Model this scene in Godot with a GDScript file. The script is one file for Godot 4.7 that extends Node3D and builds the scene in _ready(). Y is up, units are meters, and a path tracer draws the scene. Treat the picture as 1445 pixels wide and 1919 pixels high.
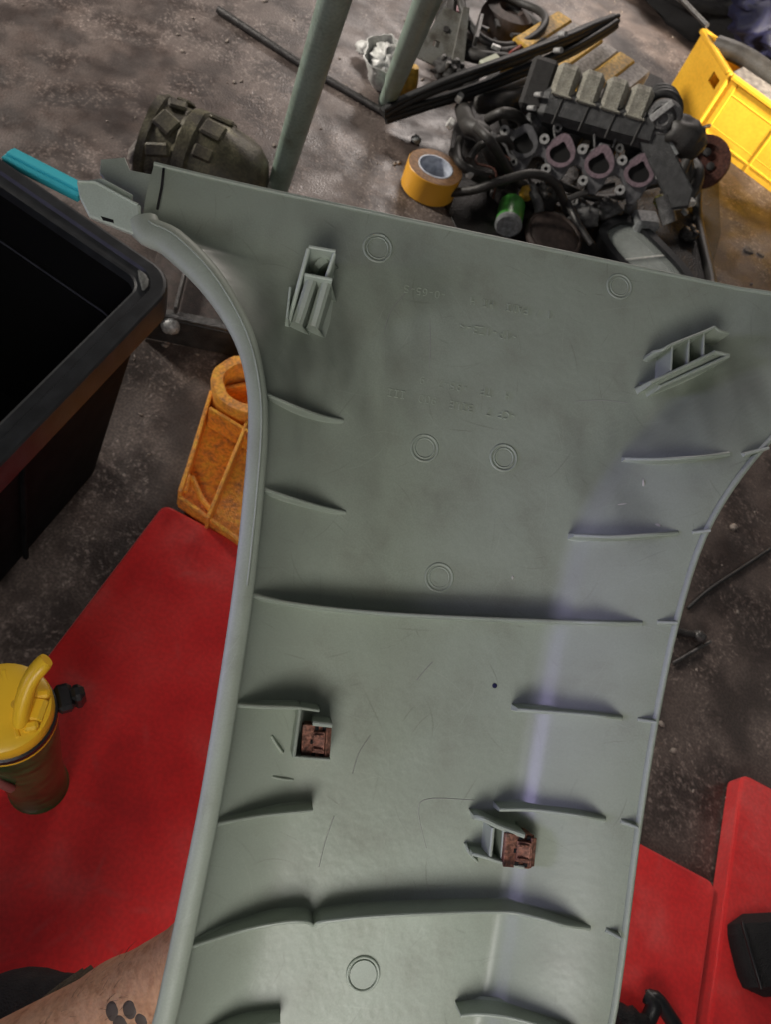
extends Node3D
# A grey-green pillar trim held over a workshop floor. World: y up, metres, floor at y = 0.

var org := {}
var M := {}

# ------------------------------------------------------------------ mesh helpers
func begin() -> SurfaceTool:
	var s := SurfaceTool.new()
	s.begin(Mesh.PRIMITIVE_TRIANGLES)
	return s

func tri(s: SurfaceTool, a: Vector3, b: Vector3, c: Vector3) -> void:
	s.add_vertex(a); s.add_vertex(b); s.add_vertex(c)

func quad(s: SurfaceTool, a: Vector3, b: Vector3, c: Vector3, d: Vector3) -> void:
	tri(s, a, b, c); tri(s, a, c, d)

func otri(s: SurfaceTool, a: Vector3, b: Vector3, c: Vector3, mid: Vector3) -> void:
	if (b - a).cross(c - a).dot((a + b + c) / 3.0 - mid) > 0.0:
		tri(s, a, c, b)
	else:
		tri(s, a, b, c)

func oquad(s: SurfaceTool, a: Vector3, b: Vector3, c: Vector3, d: Vector3, mid: Vector3) -> void:
	otri(s, a, b, c, mid); otri(s, a, c, d, mid)

func rbox(s: SurfaceTool, size: Vector3, xf: Transform3D, bevel := 0.002) -> void:
	s.set_smooth_group(-1)
	var h := size / 2.0
	var bv := minf(bevel, minf(h.x, minf(h.y, h.z)) * 0.9)
	var mid := xf.origin
	var pt := func(sg: Vector3, ax: int) -> Vector3:
		var p := Vector3()
		for i in 3:
			p[i] = sg[i] * (h[i] if i == ax else h[i] - bv)
		return xf * p
	for ax in 3:
		var b := (ax + 1) % 3
		var c := (ax + 2) % 3
		for e in [-1.0, 1.0]:
			var q := []
			for k in [[-1, -1], [1, -1], [1, 1], [-1, 1]]:
				var sg := Vector3()
				sg[ax] = e; sg[b] = k[0]; sg[c] = k[1]
				q.append(pt.call(sg, ax))
			oquad(s, q[0], q[1], q[2], q[3], mid)
			for f in [-1.0, 1.0]:
				var s1 := Vector3(); s1[ax] = e; s1[b] = f; s1[c] = -1
				var s2 := Vector3(); s2[ax] = e; s2[b] = f; s2[c] = 1
				oquad(s, pt.call(s1, ax), pt.call(s2, ax), pt.call(s2, b), pt.call(s1, b), mid)
	for x in [-1, 1]:
		for y in [-1, 1]:
			for z in [-1, 1]:
				var sg := Vector3(x, y, z)
				otri(s, pt.call(sg, 0), pt.call(sg, 1), pt.call(sg, 2), mid)

func bar(s: SurfaceTool, a: Vector3, b: Vector3, w: float, h: float, up := Vector3.UP, bevel := 0.001) -> void:
	var x := (b - a).normalized()
	var z := x.cross(up).normalized()
	var y := z.cross(x)
	rbox(s, Vector3((b - a).length(), h, w), Transform3D(x, y, z, (a + b) / 2.0), bevel)

func smooth_path(pts: Array, n: int) -> Array:
	var out := []
	var m := pts.size() - 1
	for i in n + 1:
		var f := float(i) / n * m
		var k := mini(int(f), m - 1)
		var u := f - k
		var p0: Vector3 = pts[maxi(k - 1, 0)]
		var p1: Vector3 = pts[k]
		var p2: Vector3 = pts[k + 1]
		var p3: Vector3 = pts[mini(k + 2, m)]
		out.append(0.5 * (2.0 * p1 + (p2 - p0) * u + (2.0 * p0 - 5.0 * p1 + 4.0 * p2 - p3) * u * u + (3.0 * p1 - p0 - 3.0 * p2 + p3) * u * u * u))
	return out

# a swept tube; rad is one number or one per point; up fixes the ellipse (ky squashes along up)
func tube(s: SurfaceTool, pts: Array, rad, seg := 10, ky := 1.0, up := Vector3.ZERO, caps := true) -> void:
	var rings := []
	var nrm := Vector3.ZERO
	for i in pts.size():
		var t: Vector3 = (pts[mini(i + 1, pts.size() - 1)] - pts[maxi(i - 1, 0)]).normalized()
		if up != Vector3.ZERO:
			nrm = (up - t * up.dot(t)).normalized()
		elif i == 0:
			nrm = t.cross(Vector3(0.3, 0.9, 0.2)).normalized()
		else:
			nrm = (nrm - t * nrm.dot(t)).normalized()
		var b := t.cross(nrm)
		var r: float = rad[i] if rad is Array else rad
		var ring := []
		for k in seg:
			var a := TAU * k / seg
			ring.append(pts[i] + (nrm * cos(a) * ky + b * sin(a)) * r)
		rings.append(ring)
	s.set_smooth_group(0)
	for i in rings.size() - 1:
		for k in seg:
			var l := (k + 1) % seg
			quad(s, rings[i][k], rings[i + 1][k], rings[i + 1][l], rings[i][l])
	if caps:
		s.set_smooth_group(-1)
		for k in seg:
			var l := (k + 1) % seg
			tri(s, pts[0], rings[0][k], rings[0][l])
			tri(s, pts[-1], rings[-1][l], rings[-1][k])

# prof: Vector2(radius, height) from the outside bottom upwards; warp adds dents
func lathe(s: SurfaceTool, prof: Array, seg: int, xf: Transform3D, warp := 0.0, sd := 1) -> void:
	var nz := FastNoiseLite.new()
	nz.seed = sd; nz.frequency = 1.0
	var rings := []
	for p in prof:
		var ring := []
		for k in seg:
			var a := TAU * k / seg
			var r: float = p.x
			if warp > 0.0:
				r *= 1.0 + warp * nz.get_noise_3d(cos(a) * 1.3, p.y * 25.0, sin(a) * 1.3)
			ring.append(xf * Vector3(r * cos(a), p.y, -r * sin(a)))
		rings.append(ring)
	var gid := 0
	for i in rings.size() - 1:
		if i > 0:
			var d1: Vector2 = (prof[i] - prof[i - 1]).normalized()
			var d2: Vector2 = (prof[i + 1] - prof[i]).normalized()
			if d1.dot(d2) < 0.82:
				gid += 1
		s.set_smooth_group(gid)
		for k in seg:
			var l := (k + 1) % seg
			quad(s, rings[i][k], rings[i + 1][k], rings[i + 1][l], rings[i][l])

func loft(s: SurfaceTool, rings: Array, cap_first := false, cap_last := false, sm := true) -> void:
	for i in rings.size() - 1:
		s.set_smooth_group(i if sm else -1)
		var n: int = rings[i].size()
		for k in n:
			var l := (k + 1) % n
			quad(s, rings[i][k], rings[i + 1][k], rings[i + 1][l], rings[i][l])
	s.set_smooth_group(-1)
	for e in [[cap_first, rings[0], true], [cap_last, rings[-1], false]]:
		if e[0]:
			var c := Vector3()
			for p in e[1]: c += p / e[1].size()
			for k in e[1].size():
				var l: int = (k + 1) % e[1].size()
				if e[2]: tri(s, c, e[1][k], e[1][l])
				else: tri(s, c, e[1][l], e[1][k])

# extruded outline (x, y) from z = 0 to depth with a small bevel round the top face
func prism(s: SurfaceTool, poly_in: Array, depth: float, xf: Transform3D, bevel := 0.0006) -> void:
	var poly := PackedVector2Array(poly_in)
	if Geometry2D.is_polygon_clockwise(poly):
		poly.reverse()
	var n := poly.size()
	var inner := PackedVector2Array()
	for i in n:
		var d1 := (poly[i] - poly[(i + n - 1) % n]).normalized()
		var d2 := (poly[(i + 1) % n] - poly[i]).normalized()
		var n1 := Vector2(-d1.y, d1.x)
		var n2 := Vector2(-d2.y, d2.x)
		var m := (n1 + n2).normalized()
		inner.append(poly[i] + m * bevel / maxf(m.dot(n1), 0.4))
	s.set_smooth_group(-1)
	var lay := [[poly, 0.0], [poly, depth - bevel], [inner, depth]]
	for j in 2:
		for i in n:
			var k := (i + 1) % n
			var a: PackedVector2Array = lay[j][0]
			var b: PackedVector2Array = lay[j + 1][0]
			var z0: float = lay[j][1]
			var z1: float = lay[j + 1][1]
			quad(s, xf * Vector3(a[i].x, a[i].y, z0), xf * Vector3(b[i].x, b[i].y, z1), xf * Vector3(b[k].x, b[k].y, z1), xf * Vector3(a[k].x, a[k].y, z0))
	for e in [[inner, depth, false], [poly, 0.0, true]]:
		var pg: PackedVector2Array = e[0]
		var idx := Geometry2D.triangulate_polygon(pg)
		for i in range(0, idx.size(), 3):
			var a := pg[idx[i]]
			var b := pg[idx[i + 1]]
			var c := pg[idx[i + 2]]
			if ((b - a).cross(c - a) > 0.0) != e[2]:
				var t := b; b = c; c = t
			tri(s, xf * Vector3(a.x, a.y, e[1]), xf * Vector3(b.x, b.y, e[1]), xf * Vector3(c.x, c.y, e[1]))

# plate with a hole: both outlines have the same number of points, counter-clockwise
func ring_plate(s: SurfaceTool, outer: Array, inner: Array, z0: float, z1: float, xf: Transform3D, smooth := false) -> void:
	var n := outer.size()
	var at := func(p: Vector2, z: float) -> Vector3: return xf * Vector3(p.x, p.y, z)
	for i in n:
		var k := (i + 1) % n
		s.set_smooth_group(1 if smooth else -1)
		quad(s, at.call(outer[i], z0), at.call(outer[i], z1), at.call(outer[k], z1), at.call(outer[k], z0))
		s.set_smooth_group(2 if smooth else -1)
		quad(s, at.call(inner[k], z0), at.call(inner[k], z1), at.call(inner[i], z1), at.call(inner[i], z0))
		s.set_smooth_group(-1)
		quad(s, at.call(outer[i], z1), at.call(inner[i], z1), at.call(inner[k], z1), at.call(outer[k], z1))
		quad(s, at.call(inner[i], z0), at.call(outer[i], z0), at.call(outer[k], z0), at.call(inner[k], z0))

func circle(c: Vector2, r: float, n: int, lob := 0.0, lobes := 3, ph := 0.0) -> Array:
	var o := []
	for i in n:
		var a := TAU * i / n
		o.append(c + Vector2(cos(a), sin(a)) * r * (1.0 + lob * cos(a * lobes + ph)))
	return o

func blob(s: SurfaceTool, xf: Transform3D, rad: Vector3, amp: float, sd: int, freq := 1.4, seg := 20) -> void:
	var nz := FastNoiseLite.new()
	nz.seed = sd; nz.frequency = 1.0
	s.set_smooth_group(0)
	var rows := []
	for j in seg / 2 + 1:
		var th := PI * j / (seg / 2)
		var row := []
		for i in seg:
			var a := TAU * i / seg
			var d := Vector3(sin(th) * cos(a), -cos(th), -sin(th) * sin(a))
			row.append(xf * (d * rad * (1.0 + amp * nz.get_noise_3dv(d * freq))))
		rows.append(row)
	for j in rows.size() - 1:
		for i in seg:
			var l := (i + 1) % seg
			quad(s, rows[j][i], rows[j + 1][i], rows[j + 1][l], rows[j][l])

func torus(s: SurfaceTool, xf: Transform3D, r: float, w: float, h: float, seg := 28, side := 8) -> void:
	var rings := []
	s.set_smooth_group(0)
	for i in seg:
		var a := TAU * i / seg
		var ring := []
		for k in side:
			var b := TAU * k / side
			ring.append(xf * Vector3((r + w * cos(b)) * cos(a), (r + w * cos(b)) * sin(a), h * sin(b)))
		rings.append(ring)
	for i in seg:
		for k in side:
			var j := (i + 1) % seg
			var l := (k + 1) % side
			quad(s, rings[i][k], rings[i][l], rings[j][l], rings[j][k])

# ------------------------------------------------------------------ object helpers
func thing(called: String, at: Vector3, label: String, category: String, group := "") -> Node3D:
	var o := Node3D.new()
	o.name = called
	o.position = at
	add_child(o, true)
	org[o] = at
	return tag(o, label, category, group)

func tag(o: Node3D, label: String, category: String, group := "") -> Node3D:
	o.set_meta("label", label)
	o.set_meta("category", category)
	if group: o.set_meta("group", group)
	return o

# commits a shape built in the parent's build space as one mesh whose pivot is the foot of its own box
func obj(called: String, s: SurfaceTool, m: Material, parent: Node3D = null) -> MeshInstance3D:
	s.generate_normals()
	var raw := s.commit()
	var bb := raw.get_aabb()
	var c := Vector3(bb.get_center().x, bb.position.y, bb.get_center().z)
	var s2 := SurfaceTool.new()
	s2.append_from(raw, 0, Transform3D(Basis(), -c))
	var o := MeshInstance3D.new()
	o.mesh = s2.commit()
	o.mesh.surface_set_material(0, m)
	o.name = called
	o.position = c - (org[parent] if parent else Vector3.ZERO)
	org[o] = c
	(parent if parent else self).add_child(o, true)
	return o

func structure(called: String, s: SurfaceTool, m: Material) -> MeshInstance3D:
	var o := obj(called, s, m)
	o.set_meta("kind", "structure")
	return o

# ------------------------------------------------------------------ materials
func lin(r: float, g: float, b: float) -> Color:
	return Color(r, g, b).linear_to_srgb()

func noise(sd: int, freq: float, oct := 4, type := FastNoiseLite.TYPE_SIMPLEX, frac := FastNoiseLite.FRACTAL_FBM, warp := 0.0) -> FastNoiseLite:
	var n := FastNoiseLite.new()
	n.seed = sd; n.frequency = freq; n.noise_type = type; n.fractal_type = frac; n.fractal_octaves = oct
	if warp > 0.0:
		n.domain_warp_enabled = true
		n.domain_warp_amplitude = warp
		n.domain_warp_frequency = freq * 0.6
	return n

func grey_tex(n: FastNoiseLite, size: int, lo := 0.0, hi := 1.0, gamma := 1.0) -> ImageTexture:
	var im := n.get_seamless_image(size, size)
	im.convert(Image.FORMAT_L8)
	var d := im.get_data()
	for i in d.size():
		d[i] = int(255.0 * lerpf(lo, hi, pow(d[i] / 255.0, gamma)))
	return ImageTexture.create_from_image(Image.create_from_data(size, size, false, Image.FORMAT_L8, d))

func color_tex(n: FastNoiseLite, size: int, cols: Array, fine: FastNoiseLite = null, fine_amt := 0.15) -> ImageTexture:
	var d := n.get_seamless_image(size, size)
	d.convert(Image.FORMAT_L8)
	var a := d.get_data()
	var b := PackedByteArray()
	if fine:
		var f := fine.get_seamless_image(size, size)
		f.convert(Image.FORMAT_L8)
		b = f.get_data()
	var g := Gradient.new()
	g.offsets = PackedFloat32Array(range(cols.size()).map(func(i): return float(i) / (cols.size() - 1)))
	g.colors = PackedColorArray(cols)
	var out := PackedByteArray()
	out.resize(size * size * 3)
	for i in size * size:
		var c := g.sample(a[i] / 255.0)
		var k := 1.0 + fine_amt * (b[i] / 127.5 - 1.0) if fine else 1.0
		out[i * 3] = clampi(int(c.r * k * 255.0), 0, 255)
		out[i * 3 + 1] = clampi(int(c.g * k * 255.0), 0, 255)
		out[i * 3 + 2] = clampi(int(c.b * k * 255.0), 0, 255)
	return ImageTexture.create_from_image(Image.create_from_data(size, size, false, Image.FORMAT_RGB8, out))

func mat(col: Color, rough: float, metal := 0.0, tex: Texture2D = null, scale := 4.0, bump: Texture2D = null, bump_cm := 0.05, rough_tex: Texture2D = null) -> StandardMaterial3D:
	var m := StandardMaterial3D.new()
	m.albedo_color = col
	m.roughness = rough
	m.metallic = metal
	m.uv1_triplanar = true
	m.uv1_scale = Vector3.ONE * scale
	if tex: m.albedo_texture = tex
	if rough_tex: m.roughness_texture = rough_tex
	if bump:
		m.heightmap_enabled = true
		m.heightmap_texture = bump
		m.heightmap_scale = bump_cm
	return m

# short curved strokes that follow a slowly turning field; wraps at the borders
func strokes(size: int, count: int, len_px: Vector2, wide: float, sd: int, turn: float, spread: float, curl := 0.09) -> PackedFloat32Array:
	var rng := RandomNumberGenerator.new()
	rng.seed = sd
	var field := noise(sd + 1, 1.0, 2)
	var out := PackedFloat32Array()
	out.resize(size * size)
	for n in count:
		var x := rng.randf() * size
		var y := rng.randf() * size
		var l := int(rng.randf_range(len_px.x, len_px.y))
		var amp := rng.randf_range(0.25, 1.0)
		var u := x / size * TAU
		var v := y / size * TAU
		var a := turn * field.get_noise_3d(cos(u) * 0.9 + cos(v) * 0.4, sin(u) * 0.9, sin(v) * 0.9) + rng.randf_range(-spread, spread)
		var bend := rng.randf_range(-curl, curl)
		var rad := wide * rng.randf_range(0.6, 1.3)
		var k := int(ceil(rad))
		for i in l:
			var fade := sin(PI * (i + 0.5) / l) * amp
			for dy in range(-k, k + 1):
				for dx in range(-k, k + 1):
					var d := sqrt(dx * dx + dy * dy) / rad
					if d >= 1.0: continue
					var q := posmod(int(x) + dx, size) + size * posmod(int(y) + dy, size)
					out[q] = maxf(out[q], fade * (1.0 - d * d))
			x += cos(a); y += sin(a)
			a += bend
	return out

func overlay(tex: ImageTexture, mask: PackedFloat32Array, col: Color, amt: float) -> ImageTexture:
	var im := tex.get_image()
	var d := im.get_data()
	for i in mask.size():
		var k := mask[i] * amt
		if k <= 0.0: continue
		d[i * 3] = int(lerpf(d[i * 3], col.r * 255.0, k))
		d[i * 3 + 1] = int(lerpf(d[i * 3 + 1], col.g * 255.0, k))
		d[i * 3 + 2] = int(lerpf(d[i * 3 + 2], col.b * 255.0, k))
	return ImageTexture.create_from_image(Image.create_from_data(im.get_width(), im.get_height(), false, Image.FORMAT_RGB8, d))

func floor_texture() -> Array:
	var size := 1024
	var base := noise(3, 0.006, 5).get_seamless_image(size, size)
	var grit := noise(8, 0.16, 3).get_seamless_image(size, size)
	var wig := strokes(size, 9000, Vector2(6, 17), 3.0, 5, 3.4, 0.9)
	var thin := strokes(size, 9000, Vector2(3, 9), 1.9, 9, 3.0, 1.6)
	for i in size * size: wig[i] = maxf(wig[i], thin[i] * 0.8)
	var msk := noise(11, 0.0045, 3).get_seamless_image(size, size)
	for im in [base, grit, msk]: im.convert(Image.FORMAT_L8)
	var a: PackedByteArray = base.get_data()
	var b: PackedByteArray = grit.get_data()
	var d: PackedByteArray = msk.get_data()
	var rgb := PackedByteArray(); rgb.resize(size * size * 3)
	var hgt := PackedByteArray(); hgt.resize(size * size)
	var dark := Color(0.305, 0.280, 0.270)
	var mid := Color(0.45, 0.420, 0.405)
	var ridge_glint := Color(0.80, 0.765, 0.74)  # pale trowel ridges, with their glints put into the colour
	for i in size * size:
		var u := a[i] / 255.0
		var g := b[i] / 255.0
		var w := wig[i] * smoothstep(0.22, 0.66, d[i] / 255.0) * (0.25 + 0.75 * g)
		var col := dark.lerp(mid, smoothstep(0.25, 0.75, u))
		col = col.lerp(ridge_glint, 0.9 * w)
		var k := 0.80 + 0.4 * g
		rgb[i * 3] = int(clampf(col.r * k, 0, 1) * 255)
		rgb[i * 3 + 1] = int(clampf(col.g * k, 0, 1) * 255)
		rgb[i * 3 + 2] = int(clampf(col.b * k, 0, 1) * 255)
		hgt[i] = int(255.0 * clampf(0.35 * g + 0.45 * w + 0.2 * u, 0, 1))
	return [ImageTexture.create_from_image(Image.create_from_data(size, size, false, Image.FORMAT_RGB8, rgb)), ImageTexture.create_from_image(Image.create_from_data(size, size, false, Image.FORMAT_L8, hgt))]

func make_materials() -> void:
	var fl := floor_texture()
	M.floor = mat(Color.WHITE, 0.62, 0.0, fl[0], 1.15, fl[1], 0.11, grey_tex(noise(24, 0.02, 5, FastNoiseLite.TYPE_SIMPLEX, FastNoiseLite.FRACTAL_FBM, 30.0), 512, 0.45, 1.0))
	M.floor.detail_enabled = true
	M.floor.detail_blend_mode = BaseMaterial3D.BLEND_MODE_MUL
	M.floor.detail_albedo = color_tex(noise(21, 0.008, 4), 256, [Color(0.52, 0.47, 0.45), Color(0.86, 0.82, 0.80), Color(1, 1, 1)])
	M.floor.detail_uv_layer = BaseMaterial3D.DETAIL_UV_2
	M.floor.uv2_triplanar = true
	M.floor.uv2_scale = Vector3.ONE * 0.31
	var grain := grey_tex(noise(31, 0.09, 4), 512)
	var smear := grey_tex(noise(32, 0.012, 5, FastNoiseLite.TYPE_SIMPLEX, FastNoiseLite.FRACTAL_FBM, 40.0), 512, 0.62, 1.0)
	var blot := noise(33, 0.012, 5, FastNoiseLite.TYPE_SIMPLEX, FastNoiseLite.FRACTAL_FBM, 30.0)
	var fine := noise(34, 0.12, 3)
	var panel_tex := color_tex(noise(35, 0.007, 5, FastNoiseLite.TYPE_SIMPLEX, FastNoiseLite.FRACTAL_FBM, 50.0), 1024, [Color(0.585, 0.595, 0.567), Color(0.622, 0.637, 0.610), Color(0.636, 0.655, 0.628), Color(0.652, 0.670, 0.646)], noise(36, 0.2, 3), 0.035)
	panel_tex = overlay(panel_tex, strokes(1024, 260, Vector2(20, 150), 0.9, 61, 1.2, 1.4, 0.012), Color(0.80, 0.81, 0.79), 0.30)
	panel_tex = overlay(panel_tex, strokes(1024, 200, Vector2(10, 90), 1.3, 62, 1.2, 2.0, 0.012), Color(0.36, 0.36, 0.33), 0.28)
	M.panel = mat(Color(0.97, 1.0, 0.965), 0.45, 0.0, panel_tex, 3.2, grain, 0.010, grey_tex(noise(38, 0.01, 4, FastNoiseLite.TYPE_SIMPLEX, FastNoiseLite.FRACTAL_FBM, 40.0), 512, 0.70, 1.0))
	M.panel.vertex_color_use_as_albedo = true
	M.rib = mat(Color(0.97, 1.0, 0.965), 0.42, 0.0, panel_tex, 3.2)
	M.rim = mat(Color(1.0, 1.03, 0.985), 0.52, 0.0, panel_tex, 3.2, grain, 0.012)
	M.tab = mat(Color(1.16, 1.20, 1.17), 0.30, 0.0, panel_tex, 3.2)
	M.tab.clearcoat_enabled = true
	M.tab.clearcoat = 0.5
	M.tab.clearcoat_roughness = 0.2
	var rust := color_tex(blot, 256, [lin(0.05, 0.02, 0.014), lin(0.17, 0.068, 0.045), lin(0.27, 0.13, 0.09), lin(0.36, 0.26, 0.22)], fine, 0.4)
	M.rust = mat(Color.WHITE, 0.6, 0.35, rust, 11.0, grain, 0.02)
	M.old_rust = mat(Color(0.62, 0.55, 0.55), 0.75, 0.3, rust, 5.0, grain, 0.1)
	M.ink = mat(lin(0.012, 0.013, 0.06), 0.4)
	M.scratch = mat(lin(0.30, 0.31, 0.29), 0.5)
	M.glue = mat(lin(0.45, 0.44, 0.40), 0.16)
	M.black = mat(lin(0.016, 0.017, 0.019), 0.42, 0.0, smear, 4.0, grain, 0.02)
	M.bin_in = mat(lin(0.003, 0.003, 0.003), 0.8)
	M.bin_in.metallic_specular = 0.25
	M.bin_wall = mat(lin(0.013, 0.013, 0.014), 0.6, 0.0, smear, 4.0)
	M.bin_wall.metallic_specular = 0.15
	M.bin_rim = mat(lin(0.034, 0.037, 0.040), 0.38, 0.0, smear, 5.0, grain, 0.006)
	M.rim_glint = mat(lin(0.20, 0.21, 0.19), 0.5, 0.0, smear, 30.0)  # pale colour of the painted glint on the bin corner
	M.teal = mat(lin(0.06, 0.64, 0.76), 0.45)
	M.rubber = mat(lin(0.020, 0.020, 0.020), 0.52, 0.0, smear, 6.0, grain, 0.05)
	M.hose = mat(lin(0.046, 0.046, 0.045), 0.50, 0.0, color_tex(blot, 256, [Color(0.5, 0.48, 0.46), Color(0.9, 0.86, 0.82), Color(1, 1, 1)], fine, 0.3), 7.0, grain, 0.06)
	M.soot = mat(lin(0.028, 0.026, 0.025), 0.66, 0.0, smear, 8.0, grain, 0.12)
	M.hole = mat(lin(0.004, 0.004, 0.004), 0.9)  # near-black that paints the dark inside holes and slots
	M.port = mat(lin(0.15, 0.15, 0.158), 0.5, 0.0, smear, 9.0, grain, 0.05)
	M.cast = mat(Color.WHITE, 0.55, 0.45, color_tex(blot, 256, [lin(0.05, 0.048, 0.045), lin(0.10, 0.10, 0.10), lin(0.17, 0.17, 0.17), lin(0.24, 0.24, 0.23)], fine, 0.35), 9.0, grain, 0.12)
	M.runner = mat(Color.WHITE, 0.7, 0.2, color_tex(blot, 256, [lin(0.09, 0.08, 0.065), lin(0.25, 0.24, 0.20), lin(0.34, 0.33, 0.28), lin(0.42, 0.40, 0.32)], fine, 0.35), 10.0, grain, 0.14)
	M.dark_cast = mat(lin(0.085, 0.087, 0.088), 0.5, 0.1, smear, 8.0, grain, 0.12)
	M.gasket = mat(lin(0.31, 0.225, 0.26), 0.5, 0.0, smear, 20.0)
	M.bush = mat(lin(0.58, 0.58, 0.57), 0.4, 0.1, smear, 20.0)
	M.crate = mat(lin(0.98, 0.55, 0.045), 0.42, 0.0, color_tex(noise(41, 0.01, 3), 256, [Color(0.93, 0.90, 0.86), Color(1, 1, 1)], fine, 0.05), 3.0)
	M.orange = mat(Color.WHITE, 0.45, 0.0, color_tex(noise(42, 0.016, 5, FastNoiseLite.TYPE_SIMPLEX, FastNoiseLite.FRACTAL_FBM, 40.0), 512, [lin(0.36, 0.15, 0.07), lin(0.72, 0.30, 0.07), lin(0.92, 0.38, 0.06), lin(0.95, 0.45, 0.06), lin(0.95, 0.56, 0.08)], noise(43, 0.05, 3), 0.14), 5.0, grain, 0.06)
	M.tape = mat(lin(0.86, 0.42, 0.04), 0.34)
	M.tape_top = mat(lin(0.36, 0.19, 0.085), 0.55, 0.0, smear, 16.0, grain, 0.04)
	M.card = mat(lin(0.62, 0.65, 0.70), 0.6, 0.0, color_tex(noise(44, 0.03, 2), 128, [Color(0.74, 0.76, 0.8), Color(0.95, 0.96, 0.98), Color(1, 1, 1)]), 14.0)
	M.pole = mat(lin(0.32, 0.415, 0.35), 0.36, 0.0, color_tex(blot, 256, [Color(0.72, 0.70, 0.66), Color(0.92, 0.93, 0.92), Color(1, 1, 1)], fine, 0.12), 5.0, grain, 0.02)
	M.can = mat(Color.WHITE, 0.48, 0.25, color_tex(blot, 256, [lin(0.025, 0.021, 0.016), lin(0.06, 0.052, 0.035), lin(0.115, 0.105, 0.062), lin(0.22, 0.205, 0.13)], fine, 0.3), 6.0, grain, 0.05)
	M.steel = mat(lin(0.16, 0.155, 0.15), 0.42, 0.6, smear, 7.0, grain, 0.06)
	M.dark_steel = mat(lin(0.06, 0.056, 0.054), 0.5, 0.4, smear, 6.0, grain, 0.08)
	M.white_plastic = mat(lin(0.82, 0.82, 0.78), 0.4, 0.0, smear, 10.0)
	M.pale = mat(lin(0.36, 0.38, 0.38), 0.4, 0.0, smear, 12.0)
	M.bracket = mat(lin(0.17, 0.175, 0.165), 0.5, 0.2, color_tex(blot, 256, [Color(0.5, 0.45, 0.4), Color(0.95, 0.93, 0.9), Color(1, 1, 1)], fine, 0.2), 7.0, grain, 0.05)
	M.stripe_yellow = mat(lin(0.90, 0.52, 0.06), 0.5, 0.0, smear, 10.0, grain, 0.05)
	M.stripe_pale = mat(lin(0.50, 0.45, 0.41), 0.55, 0.0, smear, 10.0, grain, 0.05)
	M.green = mat(lin(0.09, 0.34, 0.07), 0.3, 0.0, color_tex(noise(45, 0.03, 3), 128, [Color(0.75, 0.95, 0.7), Color(1, 1, 1), Color(0.8, 1, 0.75)]), 16.0)
	M.brown = mat(lin(0.085, 0.058, 0.048), 0.6, 0.0, smear, 9.0, grain, 0.08)
	M.mat_red = mat(Color.WHITE, 0.36, 0.0, overlay(color_tex(noise(46, 0.006, 4, FastNoiseLite.TYPE_SIMPLEX, FastNoiseLite.FRACTAL_FBM, 30.0), 512, [lin(0.60, 0.022, 0.024), lin(0.74, 0.026, 0.027), lin(0.78, 0.040, 0.038), lin(0.80, 0.085, 0.08)], fine, 0.05), strokes(512, 70, Vector2(10, 60), 3.5, 63, 2.0, 2.0, 0.02), Color(0.80, 0.50, 0.47), 0.22), 2.2, grey_tex(noise(47, 0.01, 5, FastNoiseLite.TYPE_SIMPLEX, FastNoiseLite.FRACTAL_FBM, 20.0), 512), 0.10, grey_tex(noise(48, 0.012, 4), 256, 0.75, 1.0))
	M.mat_red.rim_enabled = true
	M.mat_red.rim = 0.35
	M.mat_red.rim_tint = 0.25
	M.hair = mat(lin(0.05, 0.032, 0.02), 0.6)
	M.lid = mat(lin(0.90, 0.56, 0.03), 0.36)
	M.flask = mat(Color.WHITE, 0.24, 0.0, color_tex(noise(49, 0.02, 3), 256, [lin(0.010, 0.028, 0.010), lin(0.014, 0.075, 0.024), lin(0.025, 0.13, 0.05)]), 7.0)
	M.skin = mat(lin(0.60, 0.355, 0.225), 0.52, 0.0, color_tex(noise(50, 0.03, 5), 256, [Color(0.72, 0.64, 0.58), Color(0.93, 0.90, 0.87), Color(1, 1, 1), Color(1, 0.93, 0.90)], fine, 0.12), 9.0, grain, 0.03)
	M.skin.subsurf_scatter_enabled = true
	M.skin.subsurf_scatter_strength = 0.12
	M.tattoo = mat(lin(0.085, 0.066, 0.055), 0.6)
	M.trouser = mat(lin(0.040, 0.038, 0.038), 0.9, 0.0, smear, 8.0, grain, 0.1)
	M.cuff = mat(lin(0.14, 0.115, 0.075), 0.9, 0.0, smear, 14.0, grain, 0.12)
	M.cloth = mat(lin(0.008, 0.0075, 0.009), 0.75, 0.0, smear, 9.0, grain, 0.12)
	M.blue = mat(lin(0.006, 0.008, 0.050), 0.6, 0.0, smear, 9.0, grain, 0.1)
	M.slab = mat(lin(0.30, 0.265, 0.235), 0.8, 0.0, smear, 6.0, grain, 0.08)
	M.lens = mat(Color(0.75, 0.78, 0.76, 0.30), 0.08)
	M.lens.transparency = BaseMaterial3D.TRANSPARENCY_ALPHA
	M.grit = mat(lin(0.26, 0.22, 0.19), 0.9)
	M.lamp_case = mat(lin(0.6, 0.6, 0.6), 0.4)
	M.glow = mat(Color.WHITE, 0.5)
	M.glow.emission_enabled = true
	M.glow.emission = Color(1.0, 0.97, 0.92)
	M.glow.emission_energy_multiplier = 2.0
	M.glow_cool = mat(Color.WHITE, 0.5)
	M.glow_cool.emission_enabled = true
	M.glow_cool.emission = Color(0.80, 0.78, 1.0)
	M.glow_cool.emission_energy_multiplier = 2.0

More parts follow.
